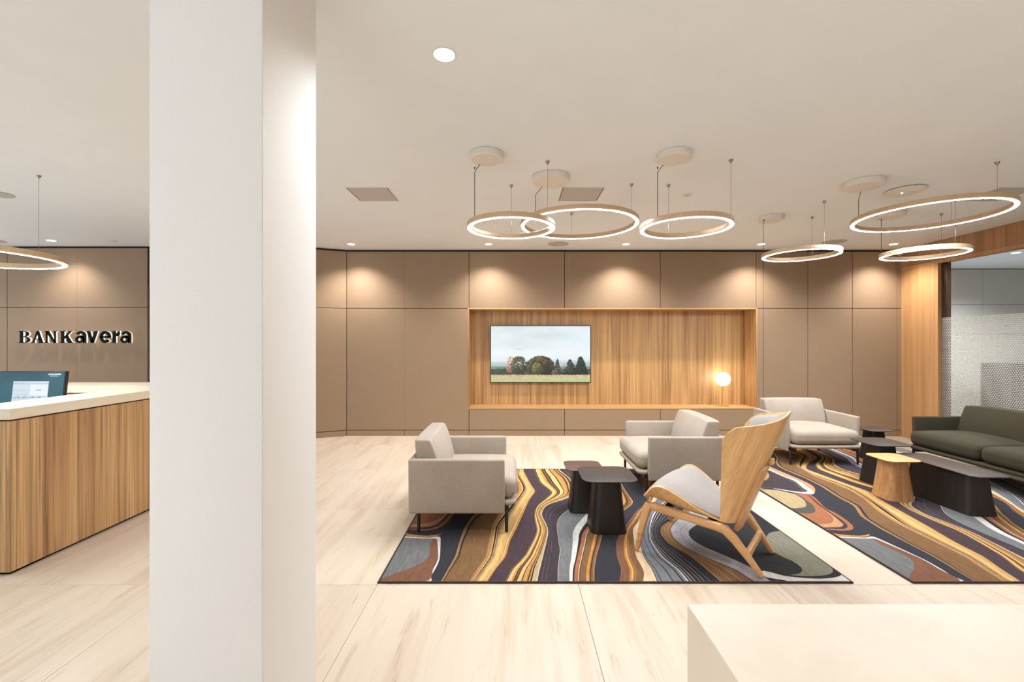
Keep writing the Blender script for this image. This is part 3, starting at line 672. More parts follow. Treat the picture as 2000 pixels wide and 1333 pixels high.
RUG_BLOBS = {
    'white': [(-0.008,2.667),(0.295,2.667),(0.307,2.738),(0.319,2.822),(0.325,2.915),(0.321,2.989),(0.302,3.123),(0.287,3.219),(0.276,3.276),(0.252,3.294),(0.194,3.276),(0.111,3.284),(0.051,3.307),(-0.009,3.335)],
    'rust': [(-0.008,2.667),(0.283,2.667),(0.306,2.822),(0.314,2.915),(0.310,2.989),(0.284,3.123),(0.263,3.219),(0.248,3.256),(0.197,3.259),(0.115,3.264),(0.056,3.284),(-0.010,3.308)],
    'gray': [(-0.001,2.742),(0.087,2.778),(0.169,2.846),(0.230,2.927),(0.246,3.002),(0.238,3.081),(0.221,3.151),(0.224,3.201),(0.226,3.246),(0.170,3.256),(0.116,3.261),(0.057,3.280),(-0.008,3.304)],
    'ochre': [(-0.012,3.362),(0.067,3.326),(0.160,3.308),(0.227,3.318),(0.277,3.337),(0.249,3.307),(0.192,3.284),(0.109,3.290),(0.050,3.313),(-0.009,3.335)],
    'agate': [(0.272,4.225),(0.399,4.194),(0.364,4.020),(0.312,3.859),(0.318,3.735),(0.298,3.607),(0.273,3.509),(0.246,3.457),(0.206,3.416),(0.140,3.396),(0.077,3.402),(0.020,3.442),(0.016,3.619),(0.038,3.885),(0.039,4.134),(0.047,4.313)],
    'agate_purple': [(0.272,4.225),(0.379,4.194),(0.326,3.965),(0.295,3.809),(0.274,3.688),(0.262,3.596),(0.230,3.498),(0.186,3.446),(0.125,3.422),(0.063,3.430),(0.017,3.451),(0.016,3.619),(0.038,3.885),(0.039,4.134),(0.047,4.313)],
    'agate_peach': [(0.272,4.225),(0.368,4.194),(0.306,3.965),(0.276,3.809),(0.256,3.688),(0.228,3.574),(0.207,3.509),(0.158,3.467),(0.090,3.457),(0.020,3.467),(0.016,3.619),(0.038,3.885),(0.039,4.134),(0.047,4.313)],
    'agate_rust': [(0.272,4.225),(0.368,4.194),(0.315,3.992),(0.275,3.834),(0.245,3.711),(0.206,3.619),(0.150,3.552),(0.074,3.520),(0.028,3.530),(0.016,3.619),(0.038,3.885),(0.039,4.134),(0.047,4.313)],
    'agate_green': [(0.230,4.225),(0.286,4.164),(0.263,4.020),(0.241,3.911),(0.191,3.809),(0.130,3.747),(0.075,3.735),(0.033,3.771),(0.038,3.885),(0.039,4.134),(0.047,4.313)],
    'agate_beige': [(0.033,4.345),(0.152,4.326),(0.216,4.272),(0.263,4.194),(0.251,4.062),(0.203,3.951),(0.132,3.872),(0.058,3.854),(0.035,3.911),(0.039,4.048),(0.045,4.234)],
    'halo': [(0.543,5.357),(0.556,5.236),(0.578,4.945),(0.599,4.743),(0.608,4.611),(0.605,4.486),(0.564,4.368),(0.499,4.272),(0.441,4.210),(0.399,4.225),(0.393,4.452),(0.360,4.782),(0.295,4.904)],
    'tri_white': [(0.027,4.425),(0.131,4.385),(0.206,4.326),(0.313,4.240),(0.418,4.206),(0.473,4.240),(0.504,4.319),(0.526,4.435),(0.549,4.521),(0.551,4.667),(0.516,4.782),(0.504,4.967),(0.485,5.111),(0.451,5.212)],
    'tri_gray': [(0.037,4.452),(0.177,4.368),(0.294,4.294),(0.381,4.262),(0.444,4.294),(0.460,4.385),(0.482,4.469),(0.515,4.611),(0.492,4.743),(0.479,4.924),(0.460,5.066),(0.426,5.166)],
    'tri_navy': [(0.049,4.479),(0.186,4.385),(0.302,4.306),(0.369,4.294),(0.411,4.326),(0.438,4.435),(0.470,4.539),(0.469,4.705),(0.462,4.895),(0.441,5.031),(0.401,5.120)],
    'olive': [(0.091,4.593),(0.175,4.600),(0.270,4.667),(0.354,4.782),(0.400,4.883),(0.416,4.988),(0.402,5.053),(0.376,5.098)],
    'olive_gray': [(2.681,3.283),(2.718,3.330),(2.762,3.365),(2.831,3.386),(2.897,3.403),(2.935,3.330),(2.912,3.150),(2.890,3.015),(2.875,2.914),(2.835,2.821),(2.800,2.776),(2.747,2.749),(2.669,2.735),(2.590,2.735),(2.525,2.749),(2.587,2.765),(2.632,2.804),(2.650,2.855),(2.642,2.927),(2.615,2.983),(2.595,3.054),(2.602,3.122),(2.639,3.208)],
    'band_white': [(2.375,2.796),(2.419,2.781),(2.488,2.735),(2.618,2.708),(2.718,2.708),(2.799,2.727),(2.874,2.759),(2.866,2.667),(2.507,2.667),(2.449,2.688),(2.384,2.711),(2.354,2.738)],
}
RC = {'navy': (46, 46, 54), 'purple': (70, 52, 58), 'brown': (130, 95, 58), 'ochre': (208, 146, 66), 'gold': (216, 172, 106), 'dark': (36, 29, 34),
      'tan': (176, 136, 90), 'rust': (128, 86, 62), 'gray': (120, 121, 122), 'white': (222, 220, 216), 'cream': (236, 206, 168), 'bluegray': (128, 133, 140),
      'lav': (166, 162, 166), 'peach': (202, 150, 106), 'orust': (172, 108, 70), 'green': (82, 82, 74), 'beige': (186, 166, 124), 'olivegray': (134, 132, 116), 'black': (34, 33, 36), 'orange': (200, 132, 56), 'plum': (62, 50, 58), 'lgold': (230, 190, 122)}
def rugmat(name, rgb):
    m, nt, b = newmat('rug_' + name); c = tuple(q * .84 for q in lin(rgb)[:3])
    f = noise(nt, coords(nt), 420, 2, .6)
    g = noise(nt, coords(nt, (60, 9, 1)), 1, 4, .65, 1.2)
    col = ramp(nt, f, [(.3, tuple(x * .82 for x in c[:3])), (.7, tuple(min(1, x * 1.14) for x in c[:3]))])
    col = mix(nt, col, ramp(nt, g, [(.33, (.76, .73, .70)), (.64, (1.1, 1.07, 1.04))]), 1.0, 'MULTIPLY')
    nt.links.new(col, b.inputs['Base Color']); b.inputs['Roughness'].default_value = 1.0
    bump(nt, b, f, .3, .002)
    return m
RM = {k: rugmat(k, v) for k, v in RC.items()}
RN = list(RC); RI = {k: i for i, k in enumerate(RN)}
# colour strips between neighbouring lines of the design: (share, colour)
STRIPS = [
    (None, 'tan0', [(1, 'navy')]),
    ('tan0', 'tan1', [(.12, 'dark'), (.22, 'tan'), (.1, 'brown'), (.2, 'tan'), (.36, 'dark')]),
    ('tan1', 'och0', [(.1, 'brown'), (.8, 'brown'), (.1, 'tan')]),
    ('och0', 'gold0', [(.35, 'ochre'), (.2, 'lgold'), (.45, 'dark')]),
    ('gold0', 'pur0', [(.05, 'gold'), (.03, 'dark'), (.1, 'tan'), (.12, 'gold'), (.22, 'lgold'), (.2, 'gold'), (.03, 'brown'), (.11, 'lgold'), (.03, 'brown'), (.08, 'ochre'), (.03, 'dark')]),
    ('pur0', 'g20', [(.97, 'purple'), (.03, 'tan')]),
    ('g20', 'cr0', [(.04, 'dark'), (.15, 'lgold'), (.09, 'ochre'), (.05, 'dark'), (.06, 'brown'), (.05, 'dark'), (.16, 'lgold'), (.04, 'dark'), (.13, 'ochre'), (.06, 'tan'), (.05, 'dark'), (.06, 'ochre'), (.06, 'dark')]),
    ('cr0', 'dp0', [(.8, 'beige'), (.2, 'cream')]),
    ('dp0', 'gry0', [(.2, 'plum'), (.012, 'gray'), (.2, 'plum'), (.012, 'gray'), (.556, 'plum'), (.02, 'white')]),
    ('gry0', 'wh0', [(.45, 'gray'), (.03, 'bluegray'), (.52, 'gray')]),
    ('wh0', 'nv0', [(1, 'white')]),
    ('nv0', 'ru0', [(1, 'dark')]),
    ('ru0', 'nvB', [(.2, 'orust'), (.04, 'cream'), (.04, 'dark'), (.1, 'brown'), (.04, 'rust'), (.18, 'brown'), (.14, 'ochre'), (.05, 'brown'), (.05, 'dark'), (.12, 'brown'), (.04, 'ochre')]),
    ('nvB', 'br0', [(1, 'navy')]),
    ('br0', 'crm0', [(.2, 'rust'), (.05, 'brown'), (.15, 'rust'), (.1, 'orange'), (.04, 'lgold'), (.06, 'orange'), (.05, 'brown'), (.03, 'tan'), (.32, 'brown')]),
    ('crm0', 'gb0', [(.94, 'cream'), (.06, 'dark')]),
    ('gb0', 'bl0', [(.1, 'bluegray'), (.03, 'dark'), (.35, 'bluegray'), (.04, 'dark'), (.3, 'bluegray'), (.06, 'black'), (.12, 'bluegray')]),
    ('bl0', 'b30', [(.05, 'white'), (.06, 'black'), (.04, 'lav'), (.08, 'black'), (.03, 'lav'), (.12, 'black'), (.03, 'gray'), (.1, 'black'), (.03, 'gray'), (.14, 'black'), (.02, 'gray'), (.3, 'black')]),
    ('b30', 'lav0', [(.04, 'tan'), (.3, 'brown'), (.03, 'tan'), (.28, 'brown'), (.05, 'tan'), (.26, 'brown'), (.04, 'dark')]),
    ('lav0', 'dk0', [(.5, 'lav'), (.03, 'gray'), (.47, 'lav')]),
    ('dk0', None, [(1, 'black')]),
]
BLOBS = [('white', 'white'), ('rust', 'rust'), ('gray', 'gray'), ('ochre', 'ochre'), ('agate', 'orust'), ('agate_purple', 'plum'), ('agate_peach', 'peach'),
         ('agate_rust', 'orust'), ('agate_green', 'green'), ('agate_beige', 'beige'), ('halo', 'peach'), ('tri_white', 'white'), ('tri_gray', 'green'),
         ('tri_navy', 'plum'), ('olive', 'tan'), ('olive_gray', 'olivegray'), ('band_white', 'white')]
def smooth_loop(p, n=5):
    out = []; k = len(p)
    for i in range(k):
        a, b, c, d = (Vector((*p[(i + q) % k], 0)) for q in (-1, 0, 1, 2))
        for s in range(n):
            t_ = s / n
            q = .5 * ((2 * b) + (c - a) * t_ + (2 * a - 5 * b + 4 * c - d) * t_ ** 2 + (3 * b - a - 3 * c + d) * t_ ** 3)
            out.append((q.x, q.y))
    return out
def make_rug(label, xl, width, far):
    V0 = RUG_V[0]; T = .009
    t = thing('rug', label, 'rug', (xl, V0, 0), 0, 'rugs with a marbled agate design')
    dep = far - V0
    MB().bbox(0, width, 0, dep, 0, T - .001, b=.003).build('backing', RM['dark'], t, smooth=False)
    for (a, b_, c_, d_) in ((0, width, 0, .012), (0, width, dep - .012, dep), (0, .012, .012, dep - .012), (width - .012, width, .012, dep - .012)):
        MB().bbox(a, b_, c_, d_, .001, T + .0012, b=.001).build('bound_edge', M_RUG_EDGE, t, smooth=False)
    # resample the lines
    n = 150
    vs = [V0 + .011 + (dep - .022) * i / n for i in range(n + 1)]
    def at(key):
        arr = RUG_B[key]; o = []
        for v in vs:
            j = 0
            while j < len(RUG_V) - 2 and RUG_V[j + 1] < v: j += 1
            s = (v - RUG_V[j]) / (RUG_V[j + 1] - RUG_V[j])
            g = lambda q: arr[max(0, min(len(arr) - 1, q))]
            p0, p1, p2, p3 = g(j - 1), g(j), g(j + 1), g(j + 2)
            o.append(.5 * (2 * p1 + (p2 - p0) * s + (2 * p0 - 5 * p1 + 4 * p2 - p3) * s * s + (3 * p1 - p0 - 3 * p2 + p3) * s ** 3))
        return o
    lines = {k: at(k) for k in RUG_B}
    mb = MB(); lo, hi = .011, width - .011
    cl = lambda x: max(lo, min(hi, x))
    for si, (ka, kb, subs) in enumerate(STRIPS):
        A = lines[ka] if ka else [lo] * (n + 1)
        B = lines[kb] if kb else [hi] * (n + 1)
        acc = 0; tot = sum(s for s, _ in subs)
        for s, colr in subs:
            f0, f1 = acc / tot, (acc + s) / tot; acc += s
            vv = []; ff = []
            for i, v in enumerate(vs):
                w1_ = .012 * math.sin(v * 9 + si * 2.1) * (f0 * (1 - f0) * 4); w2_ = .012 * math.sin(v * 9 + si * 2.1) * (f1 * (1 - f1) * 4)
                d = B[i] - A[i]
                x0_ = cl(A[i] + d * (f0 + w1_ * min(1, 1))); x1_ = cl(A[i] + d * (f1 + w2_))
                vv += [(x0_, v - V0, T), (x1_, v - V0, T)]
            for i in range(n):
                if vv[2 * i + 1][0] - vv[2 * i][0] > 1e-5 or vv[2 * i + 3][0] - vv[2 * i + 2][0] > 1e-5:
                    ff.append((2 * i, 2 * i + 1, 2 * i + 3, 2 * i + 2))
            mb.add(vv, ff, RI[colr])
    for bi, (key, colr) in enumerate(BLOBS):
        P = smooth_loop([(-.02 if p[0] < .06 else p[0], p[1]) for p in RUG_BLOBS[key]])
        P = [(cl(p[0]), max(.011, min(dep - .011, p[1] - V0))) for p in P]
        if max(p[1] for p in P) - min(p[1] for p in P) < .02: continue
        z = T + .00008 * (bi + 1)
        mb.add([(p[0], p[1], z) for p in P], [tuple(range(len(P)))], RI[colr])
    o = link('pile_pattern', mb_mesh_flat(mb, [RM[k] for k in RN]), t)
    o['kind'] = 'stuff'
    return t
def mb_mesh_flat(mb, mats):
    me = bpy.data.meshes.new('pile_pattern'); me.from_pydata(mb.v, [], mb.f)
    me.polygons.foreach_set('material_index', mb.m)
    for m_ in mats: me.materials.append(m_)
    bm = bmesh.new(); bm.from_mesh(me)
    for f in bm.faces:
        if f.normal.z < 0: f.normal_flip()
    bmesh.ops.triangulate(bm, faces=[f for f in bm.faces if len(f.verts) > 4])
    bm.to_mesh(me); bm.free()
    return me
M_RUG_EDGE = plain('rug_binding', (58, 42, 36), .9)
make_rug('marbled rug under the wooden wing chair, nearer the column', -.815, 2.851, 5.046)
make_rug('marbled rug under the olive sofa and low tables', 2.391, 2.851, 6.04)

# ------------------------------------------------------------------ upholstered armchairs and sofa
RUG_T = .0106
def seat_unit(name, label, cat, loc, rz, width, fab, n_cush, group=None):
    """local: +x forward, rear plane x=0, width along y, legs on z=0"""
    t = thing(name, label, cat, loc, rz, group)
    W2 = width / 2; D_ = .723; AT = .052
    z0, z1 = .145, .558
    for s in (-1, 1):
        lean = lambda p, s=s: (p.x, p.y + s * .0 + (-s) * .018 * ((z1 - p.z) / (z1 - z0)), p.z)
        MB().rbox((D_ / 2, s * (W2 - AT / 2), (z0 + z1) / 2), (D_, AT, z1 - z0), .017, n=3, m=4, fn=lean).build('armrest', fab, t)
    MB().rbox((AT / 2, 0, (z0 + z1) / 2), (AT, width - 2 * AT + .03, z1 - z0 - .006), .016, n=3, m=4).build('back_panel', fab, t)
    iw = W2 - AT - .004
    # seat deck with chamfered front corners and soft rim
    poly = [(.05, -iw + .012), (.70, -iw + .012), (.728, -iw - .012), (.775, -iw - .012), (.812, -iw + .03), (.812, iw - .03), (.775, iw + .012), (.728, iw + .012), (.70, iw - .012), (.05, iw - .012)]
    dk = MB(); rings = []
    for z, k in ((.196, .012), (.202, .004), (.212, 0), (.222, 0), (.231, .004), (.236, .012)):
        cx = .42
        rings.append([(cx + (x - cx) * (1 - k / .4), y * (1 - k / iw), z) for x, y in poly])
    dk.loft(rings).build('seat_deck', fab, t)
    cw = 2 * iw / n_cush
    for i in range(n_cush):
        cy = -iw + cw * (i + .5)
        def puff(p, cy=cy):
            q = (p.y - cy) / (cw / 2); e = min(1, abs(q))
            x = p.x
            if p.x > .7: x = p.x + .008 * (1 - e ** 2)
            z = p.z if p.z > .33 else p.z
            return (x, p.y, z)
        c_ = MB().rbox((.425, cy, .322), (.77, cw - .004, .158), .058, n=5, m=7, crown=.035, fn=puff).build('seat_cushion', fab, t)
    for i in range(n_cush):
        cy = -iw + cw * (i + .5)
        def wedge(p, cy=cy):
            k = max(0, min(1, (p.z - .37) / .345))          # 0 bottom, 1 top
            th = .19 * (1 - k) ** .8 + .105 * k
            mid = .06 + th / 2 - .025 * k
            q = (p.x - .12) / .085
            belly = .03 * math.sin(PI * min(1, k * .9 + .1)) * max(0, 1 - ((p.y - cy) / (cw / 2)) ** 2) * max(0, q)
            return (mid + q * th / 2 + belly, p.y, p.z - .012 * k * min(1, abs((p.y - cy) / (cw / 2))) ** 3)
        MB().rbox((.12, cy, .536), (.17, cw - .02, .332), .015, n=3, m=7, fn=wedge).build('back_cushion', fab, t)
    for lx, br in ((.072, .09), (.737, -.15)):
        for s in (-1, 1):
            ly = s * (W2 - .048)
            g = MB().tube([(lx, ly, 0), (lx, ly, .012), (lx, ly, .150), (lx + br * .12, ly, .166), (lx + br, ly, .17)], [.011, .012, .014, .013, .012], n=12)
            g.box(min(lx, lx + br), max(lx, lx + br), ly - .016, ly + .016, .168, .20)
            g.box(lx - .016, lx + .016, min(ly, ly - s * .06), max(ly, ly - s * .06), .16, .197)
            g.build('leg', M['leg_black'], t)
    return t
GA = 'stone grey upholstered armchairs'
seat_unit('armchair', 'grey upholstered armchair alone at the left edge of the rug', 'armchair', (-.79, 3.76, RUG_T), 0, .872, M['fab_grey'], 1, GA)
seat_unit('armchair', 'grey upholstered armchair behind the wooden wing chair', 'armchair', (1.975, 4.55, RUG_T), PI, .88, M['fab_grey'], 1, GA)
seat_unit('armchair', 'grey upholstered armchair facing the camera by the niche end', 'armchair', (3.645, 5.965, RUG_T), -PI / 2, .885, M['fab_grey'], 1, GA)
seat_unit('sofa', 'olive green two-seat sofa in front of the glazed partition', 'sofa', (5.443, 4.44, RUG_T), PI, 1.70, M['fab_olive'], 2)

# ------------------------------------------------------------------ low tables
def rrect(hx, hy, r, n=6, bow=0):
    pts = []
    for (sx, sy, a0) in ((1, 1, 0), (-1, 1, 90), (-1, -1, 180), (1, -1, 270)):
        for k in range(n + 1):
            a = R(a0 + 90 * k / n)
            pts.append((sx * (hx - r) + r * math.cos(a), sy * (hy - r) + r * math.sin(a)))
    return pts
def low_table(name, label, cat, loc, hx, hy, h, bx, by, top, base, group=None, sharp=.45):
    t = thing(name, label, cat, loc, 0, group)
    r = min(hx, hy) * .42
    rings = []
    for z, k in ((h - .013, .016), (h - .009, .005), (h - .005, 0), (h - .001, 0), (h, .0015)):
        rings.append([(x * (1 - k / hx), y * (1 - k / hy), z) for x, y in rrect(hx, hy, r)])
    MB().loft(rings).build('table_top', top, t)
    rings = []
    for i in range(9):
        s = i / 8; z = (h - .013) * s
        k = 1 - .30 * s ** .85
        rr = min(bx, by) * (.40 + .1 * s)
        rings.append([(x, y, z) for x, y in rrect(bx - (1 - k) * min(bx, by), by - (1 - k) * min(bx, by), rr * k)])
    MB().loft(rings).build('base', base, t)
    return t
GT = 'low side tables with flared bases'
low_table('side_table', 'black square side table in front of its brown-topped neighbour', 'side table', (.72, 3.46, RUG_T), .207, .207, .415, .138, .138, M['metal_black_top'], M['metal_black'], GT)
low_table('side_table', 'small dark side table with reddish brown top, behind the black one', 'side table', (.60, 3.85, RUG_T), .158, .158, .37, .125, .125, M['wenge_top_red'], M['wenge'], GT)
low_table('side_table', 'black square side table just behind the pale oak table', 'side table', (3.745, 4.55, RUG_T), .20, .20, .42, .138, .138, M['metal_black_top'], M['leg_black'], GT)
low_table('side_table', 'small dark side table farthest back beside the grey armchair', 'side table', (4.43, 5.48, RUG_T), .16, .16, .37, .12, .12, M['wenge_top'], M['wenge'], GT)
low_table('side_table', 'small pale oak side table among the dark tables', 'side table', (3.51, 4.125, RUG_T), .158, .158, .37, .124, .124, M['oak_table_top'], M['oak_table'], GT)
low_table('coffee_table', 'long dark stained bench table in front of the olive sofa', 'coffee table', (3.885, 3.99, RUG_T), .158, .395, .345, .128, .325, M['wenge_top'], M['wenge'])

# ------------------------------------------------------------------ wooden wing chair
def lerp_table(tab, x):
    if x <= tab[0][0]: return tab[0][1]
    for (a, p), (b, q) in zip(tab[:-1], tab[1:]):
        if x <= b:
            s = (x - a) / (b - a); s = s * s * (3 - 2 * s) if False else s
            return p + (q - p) * s
    return tab[-1][1]
# local axes: +x forward, +y to the far side, z up
wc_fwd = math.atan2(.621, -.784)
wch = thing('wing_chair', 'oak plywood wing chair with grey felt seat and splayed legs', 'chair', (1.344, 3.10, RUG_T), wc_fwd)
# (with +x forward, local +y points to the chair's left, i.e. towards the camera side)
for s in (-1, 1):                                   # s=+1 is the camera side
    fr = MB()
    fr.tube([(.372, s * .332, .0045), (.366, s * .329, .02), (.33, s * .315, .20), (.305, s * .305, .30), (.292, s * .30, .335)], [.012, .015, .023, .028, .024], n=20, sq=3.6)
    fr.build('front_leg', M['oak_frame'], wch)
    rl = MB()
    rl.tube([(.302, s * .303, .315), (.26, s * .295, .318), (.05, s * .262, .288), (-.12, s * .235, .262), (-.175, s * .226, .25), (-.205, s * .222, .225)], [.020, .024, .023, .023, .025, .02], n=20, flat=1.15, sq=3.6)
    rl.build('side_rail', M['oak_frame'], wch)
    bl = MB().tube([(-.14, s * .235, .272), (-.178, s * .228, .247), (-.225, s * .220, .20), (-.30, s * .208, .105), (-.366, s * .198, .018), (-.374, s * .197, .007)], [.020, .028, .026, .021, .015, .012], n=20, sq=3.6)
    bl.build('rear_leg', M['oak_frame'], wch)
MB().rbox((-.295, 0, .118), (.03, .40, .05), .008, n=2, m=3).build('rear_stretcher', M['oak_frame'], wch)
MB().rbox((.20, 0, .30), (.045, .56, .03), .008, n=2, m=3).build('cross_bar', M['leg_black'], wch)
MB().rbox((-.08, 0, .262), (.045, .46, .025), .008, n=2, m=3).build('cross_bar', M['leg_black'], wch)
# seat shell: plywood with raised side wings
WID = [(0, .315), (.12, .345), (.3, .345), (.6, .30), (1, .205)]
ZC = [(0, .362), (.1, .346), (.25, .326), (.5, .302), (.8, .281), (1, .272)]
ZE = [(0, .372), (.05, .412), (.12, .455), (.2, .476), (.3, .473), (.45, .438), (.7, .356), (.9, .301), (1, .286)]
def smooth_tab(tab, x, h=.05):
    return (lerp_table(tab, x - h) + 2 * lerp_table(tab, x) + lerp_table(tab, x + h)) / 4
def seat_pt(u, v, lift=0, inset=0):
    f = .322 - .482 * u
    w = smooth_tab(WID, u) - inset
    q = 2 * v - 1
    zc, ze = smooth_tab(ZC, u), smooth_tab(ZE, u)
    if u < .05: zc -= .02 * (1 - u / .05)
    z = zc + (ze - zc) * abs(q) ** 4.2
    side = math.copysign(abs(q) ** .8, q) if q else 0
    return (f + .018 * (1 - q * q) * (1 - u), w * side, z + lift)
MB().sheet(lambda u, v: seat_pt(u, v), 28, 28, -.011, edge=1).build('seat_shell', [M['oak'], M['oak_edge']], wch, angle=50)
PADC = [(0, .38), (.05, .428), (.12, .452), (.35, .432), (.6, .382), (1, .31)]
def pad_pt(u, v):
    p = seat_pt(.015 + u * .97, .5 + (v - .5) * .93, 0, .008)
    q = 2 * v - 1
    zc_ = smooth_tab(PADC, u); ze_ = smooth_tab(ZE, u) - .014
    return (p[0] + .006 * (1 - q * q) * (1 - u), p[1], max(p[2] + .013, zc_ + (ze_ - zc_) * abs(q) ** 2.4))
MB().sheet(pad_pt, 28, 28, -.012).build('seat_pad', M['fab_pad'], wch, angle=60)
# back shell: leaning spine, wings coming forward
def back_pt(u, v, inset=0.0):
    q = 2 * v - 1                                    # -1..1 across
    a = abs(q)
    ztop = 1.004 - .088 * a ** 1.15
    if a > .86: ztop -= .075 * ((a - .86) / .14) ** 2.2
    zb = .275 + .02 * a
    z = zb + (ztop - zb) * u
    k = (z - .25) / .75
    spine = -.205 - .285 * k
    wf = -.135 - .055 * k                            # front edge of the wing
    w = .20 + .155 * max(0, k) ** .9 + .15 * min(0, k)
    x = spine + (wf - spine) * a ** 2.7
    y = math.copysign(w * (1 - (1 - a) ** 1.75), q) if q else 0
    n = inset
    return (x + n * (1 - a * .8), y * (1 - n * 1.6 * a), z)
MB().sheet(lambda u, v: back_pt(u, v), 28, 40, .011, edge=1).build('back_shell', [M['oak'], M['oak_edge']], wch, angle=50)
def bpad(u, v):
    p = back_pt(.03 + u * .945, .5 + (v - .5) * .95)
    return (p[0] + .003, p[1] * .985, p[2])
def bpad_th(u, v):
    q = abs(2 * v - 1)
    t_ = .018 + .042 * max(0, min(1, (u - .45) / .4)) ** 1.5
    if u > .86: t_ *= math.sqrt(max(.02, 1 - ((u - .86) / .14) ** 2))
    return -max(.006, t_ * (1 - q ** 7) ** .5)
MB().sheet(bpad, 36, 40, bpad_th).build('back_pad', M['fab_pad'], wch, angle=70)
def sup_pt(u, v):
    p = back_pt(-.075 + u * .60, .5 + (v - .5) * (.52 - .14 * u))
    return (p[0] - .013, p[1], p[2])
MB().sheet(sup_pt, 16, 16, lambda u, v: .024 - .008 * u).build('back_support', M['oak_frame'], wch, angle=50)
MB().rbox((-.397, 0, .672), (.03, .05, .04), .012, n=3, m=2).build('back_peg', M['oak_edge'], wch)

# ------------------------------------------------------------------ television in the niche
import numpy as np
tvx0, tvx1, tvz0, tvz1 = -.372, 1.240, .792, 1.712
tv = thing('television', 'wall-mounted television showing misty trees and a meadow', 'television', ((tvx0 + tvx1) / 2, 7.15, (tvz0 + tvz1) / 2))
hw, hh = (tvx1 - tvx0) / 2, (tvz1 - tvz0) / 2
MB().bbox(-hw, hw, .0, .035, -hh, hh, b=.004).build('body', M['screen_black'], tv, smooth=False)
bz = MB().box(-hw, hw, -.004, 0, hh - .011, hh).box(-hw, hw, -.004, 0, -hh, -hh + .013).box(-hw, -hw + .010, -.004, 0, -hh, hh).box(hw - .010, hw, -.004, 0, -hh, hh)
bz.build('bezel', M['screen_black'], tv, smooth=False)
MB().box(-.25, .25, .035, .068, -.2, .2).build('wall_bracket', M['leg_black'], tv, smooth=False)
for sx in (-.18, .18): MB().box(sx - .01, sx + .01, .005, .02, -hh - .012, -hh).build('foot_mount', M['leg_black'], tv, smooth=False)
NW, NH = 340, 190
rng = np.random.default_rng(7)
gx, gy = np.meshgrid(np.linspace(0, 1, NW + 1), np.linspace(0, 1, NH + 1))       # gy 0 bottom .. 1 top
def sn(seed, fx, fy, oct=4):
    r_ = np.random.default_rng(seed); o = np.zeros_like(gx); amp = 1
    for k in range(oct):
        gw, gh = int(fx * 2 ** k) + 2, int(fy * 2 ** k) + 2
        g = r_.random((gh, gw)); X_ = gx * (gw - 1.001); Y_ = gy * (gh - 1.001)
        i, j = X_.astype(int), Y_.astype(int); a, b = X_ - i, Y_ - j; a = a * a * (3 - 2 * a); b = b * b * (3 - 2 * b)
        o += amp * ((g[j, i] * (1 - a) + g[j, i + 1] * a) * (1 - b) + (g[j + 1, i] * (1 - a) + g[j + 1, i + 1] * a) * b - .5); amp *= .5
    return o
def put(img, mask, rgb):
    m_ = np.clip(mask, 0, 1)[..., None]; return img * (1 - m_) + np.array(rgb, float) * m_
img = np.zeros(gx.shape + (3,))
img[:] = (204, 214, 217)
cloud = sn(1, 3, 5)
img += (cloud * 16)[..., None]
img = put(img, np.exp(-((gy - .52) / .12) ** 2) * .75, (222, 229, 231))
img = put(img, np.exp(-((gx - .9) / .2) ** 2 - ((gy - .85) / .25) ** 2) * .35, (205, 218, 232))
img = put(img, np.exp(-((gx - .28) / .05) ** 2 - ((gy - .59) / .008) ** 2) * .7, (165, 178, 186))
img = put(img, np.clip((.40 + .03 * sn(2, 4, 1) - gy) / .06, 0, 1) * .75, (160, 172, 178))          # misty hills
img = put(img, np.clip((.29 - gy) / .02, 0, 1), (112, 134, 120))
img = put(img, np.clip((.245 + .05 * sn(3, 14, 2) - gy) / .02, 0, 1), (62, 74, 60))                   # hedge
img += (sn(4, 60, 40, 2) * 26 * (gy < .25))[..., None]
def tree(img, cx, base, w, h, rgb, n, seed, conif=False):
    r_ = np.random.default_rng(seed)
    for k in range(n):
        s = r_.random(); a = r_.random() * 2 * math.pi
        t_ = r_.random()
        if conif:
            y = base + h * t_; hwid = w * (1 - t_) ** .75 * .9 + w * .08; x = cx + (r_.random() * 2 - 1) * hwid; rad = w * .3
        else:
            y = base + h * (.12 + .80 * t_); hwid = w * math.sqrt(max(0, 1 - (2 * t_ - .85) ** 2 / 1.4)); x = cx + (r_.random() * 2 - 1) * hwid; rad = w * .22
        rad *= .5 + .8 * r_.random()
        lightness = .55 + .75 * t_ * r_.random() + .35 * (r_.random() - .4) - .25 * (x - cx) / w * .6
        m_ = (((gx - x) * 1.76) ** 2 + (gy - y) ** 2) < (rad * (.8 + .5 * sn_fast)) ** 2
        img = put(img, m_ * .85, tuple(np.clip(np.array(rgb) * lightness, 8, 235)))
    return img
sn_fast = sn(9, 70, 50, 2)
img = tree(img, .205, .12, .05, .36, (204, 160, 122), 330, 11)
img = tree(img, .285, .12, .082, .36, (84, 88, 60), 300, 12)
img = tree(img, .50, .10, .135, .38, (80, 72, 46), 420, 13)
img = tree(img, .56, .11, .065, .20, (44, 42, 34), 140, 14)
img = tree(img, .465, .09, .055, .27, (116, 130, 66), 180, 15)
img = tree(img, .715, .15, .036, .20, (206, 190, 170), 70, 16)
img = tree(img, .67, .17, .036, .24, (46, 62, 50), 190, 17, True)
img = tree(img, .65, .13, .045, .09, (150, 120, 108), 60, 18)
img = tree(img, .72, .13, .03, .05, (26, 30, 28), 40, 19)
img = tree(img, .80, .13, .066, .26, (56, 72, 56), 260, 20, True)
img = tree(img, .905, .12, .075, .32, (38, 52, 46), 330, 21, True)
img = put(img, np.clip((.135 + .012 * sn(5, 60, 2) - gy) / .012, 0, 1), (196, 172, 132))
img += (sn(6, 90, 50, 2) * 34 * (gy < .135))[..., None]
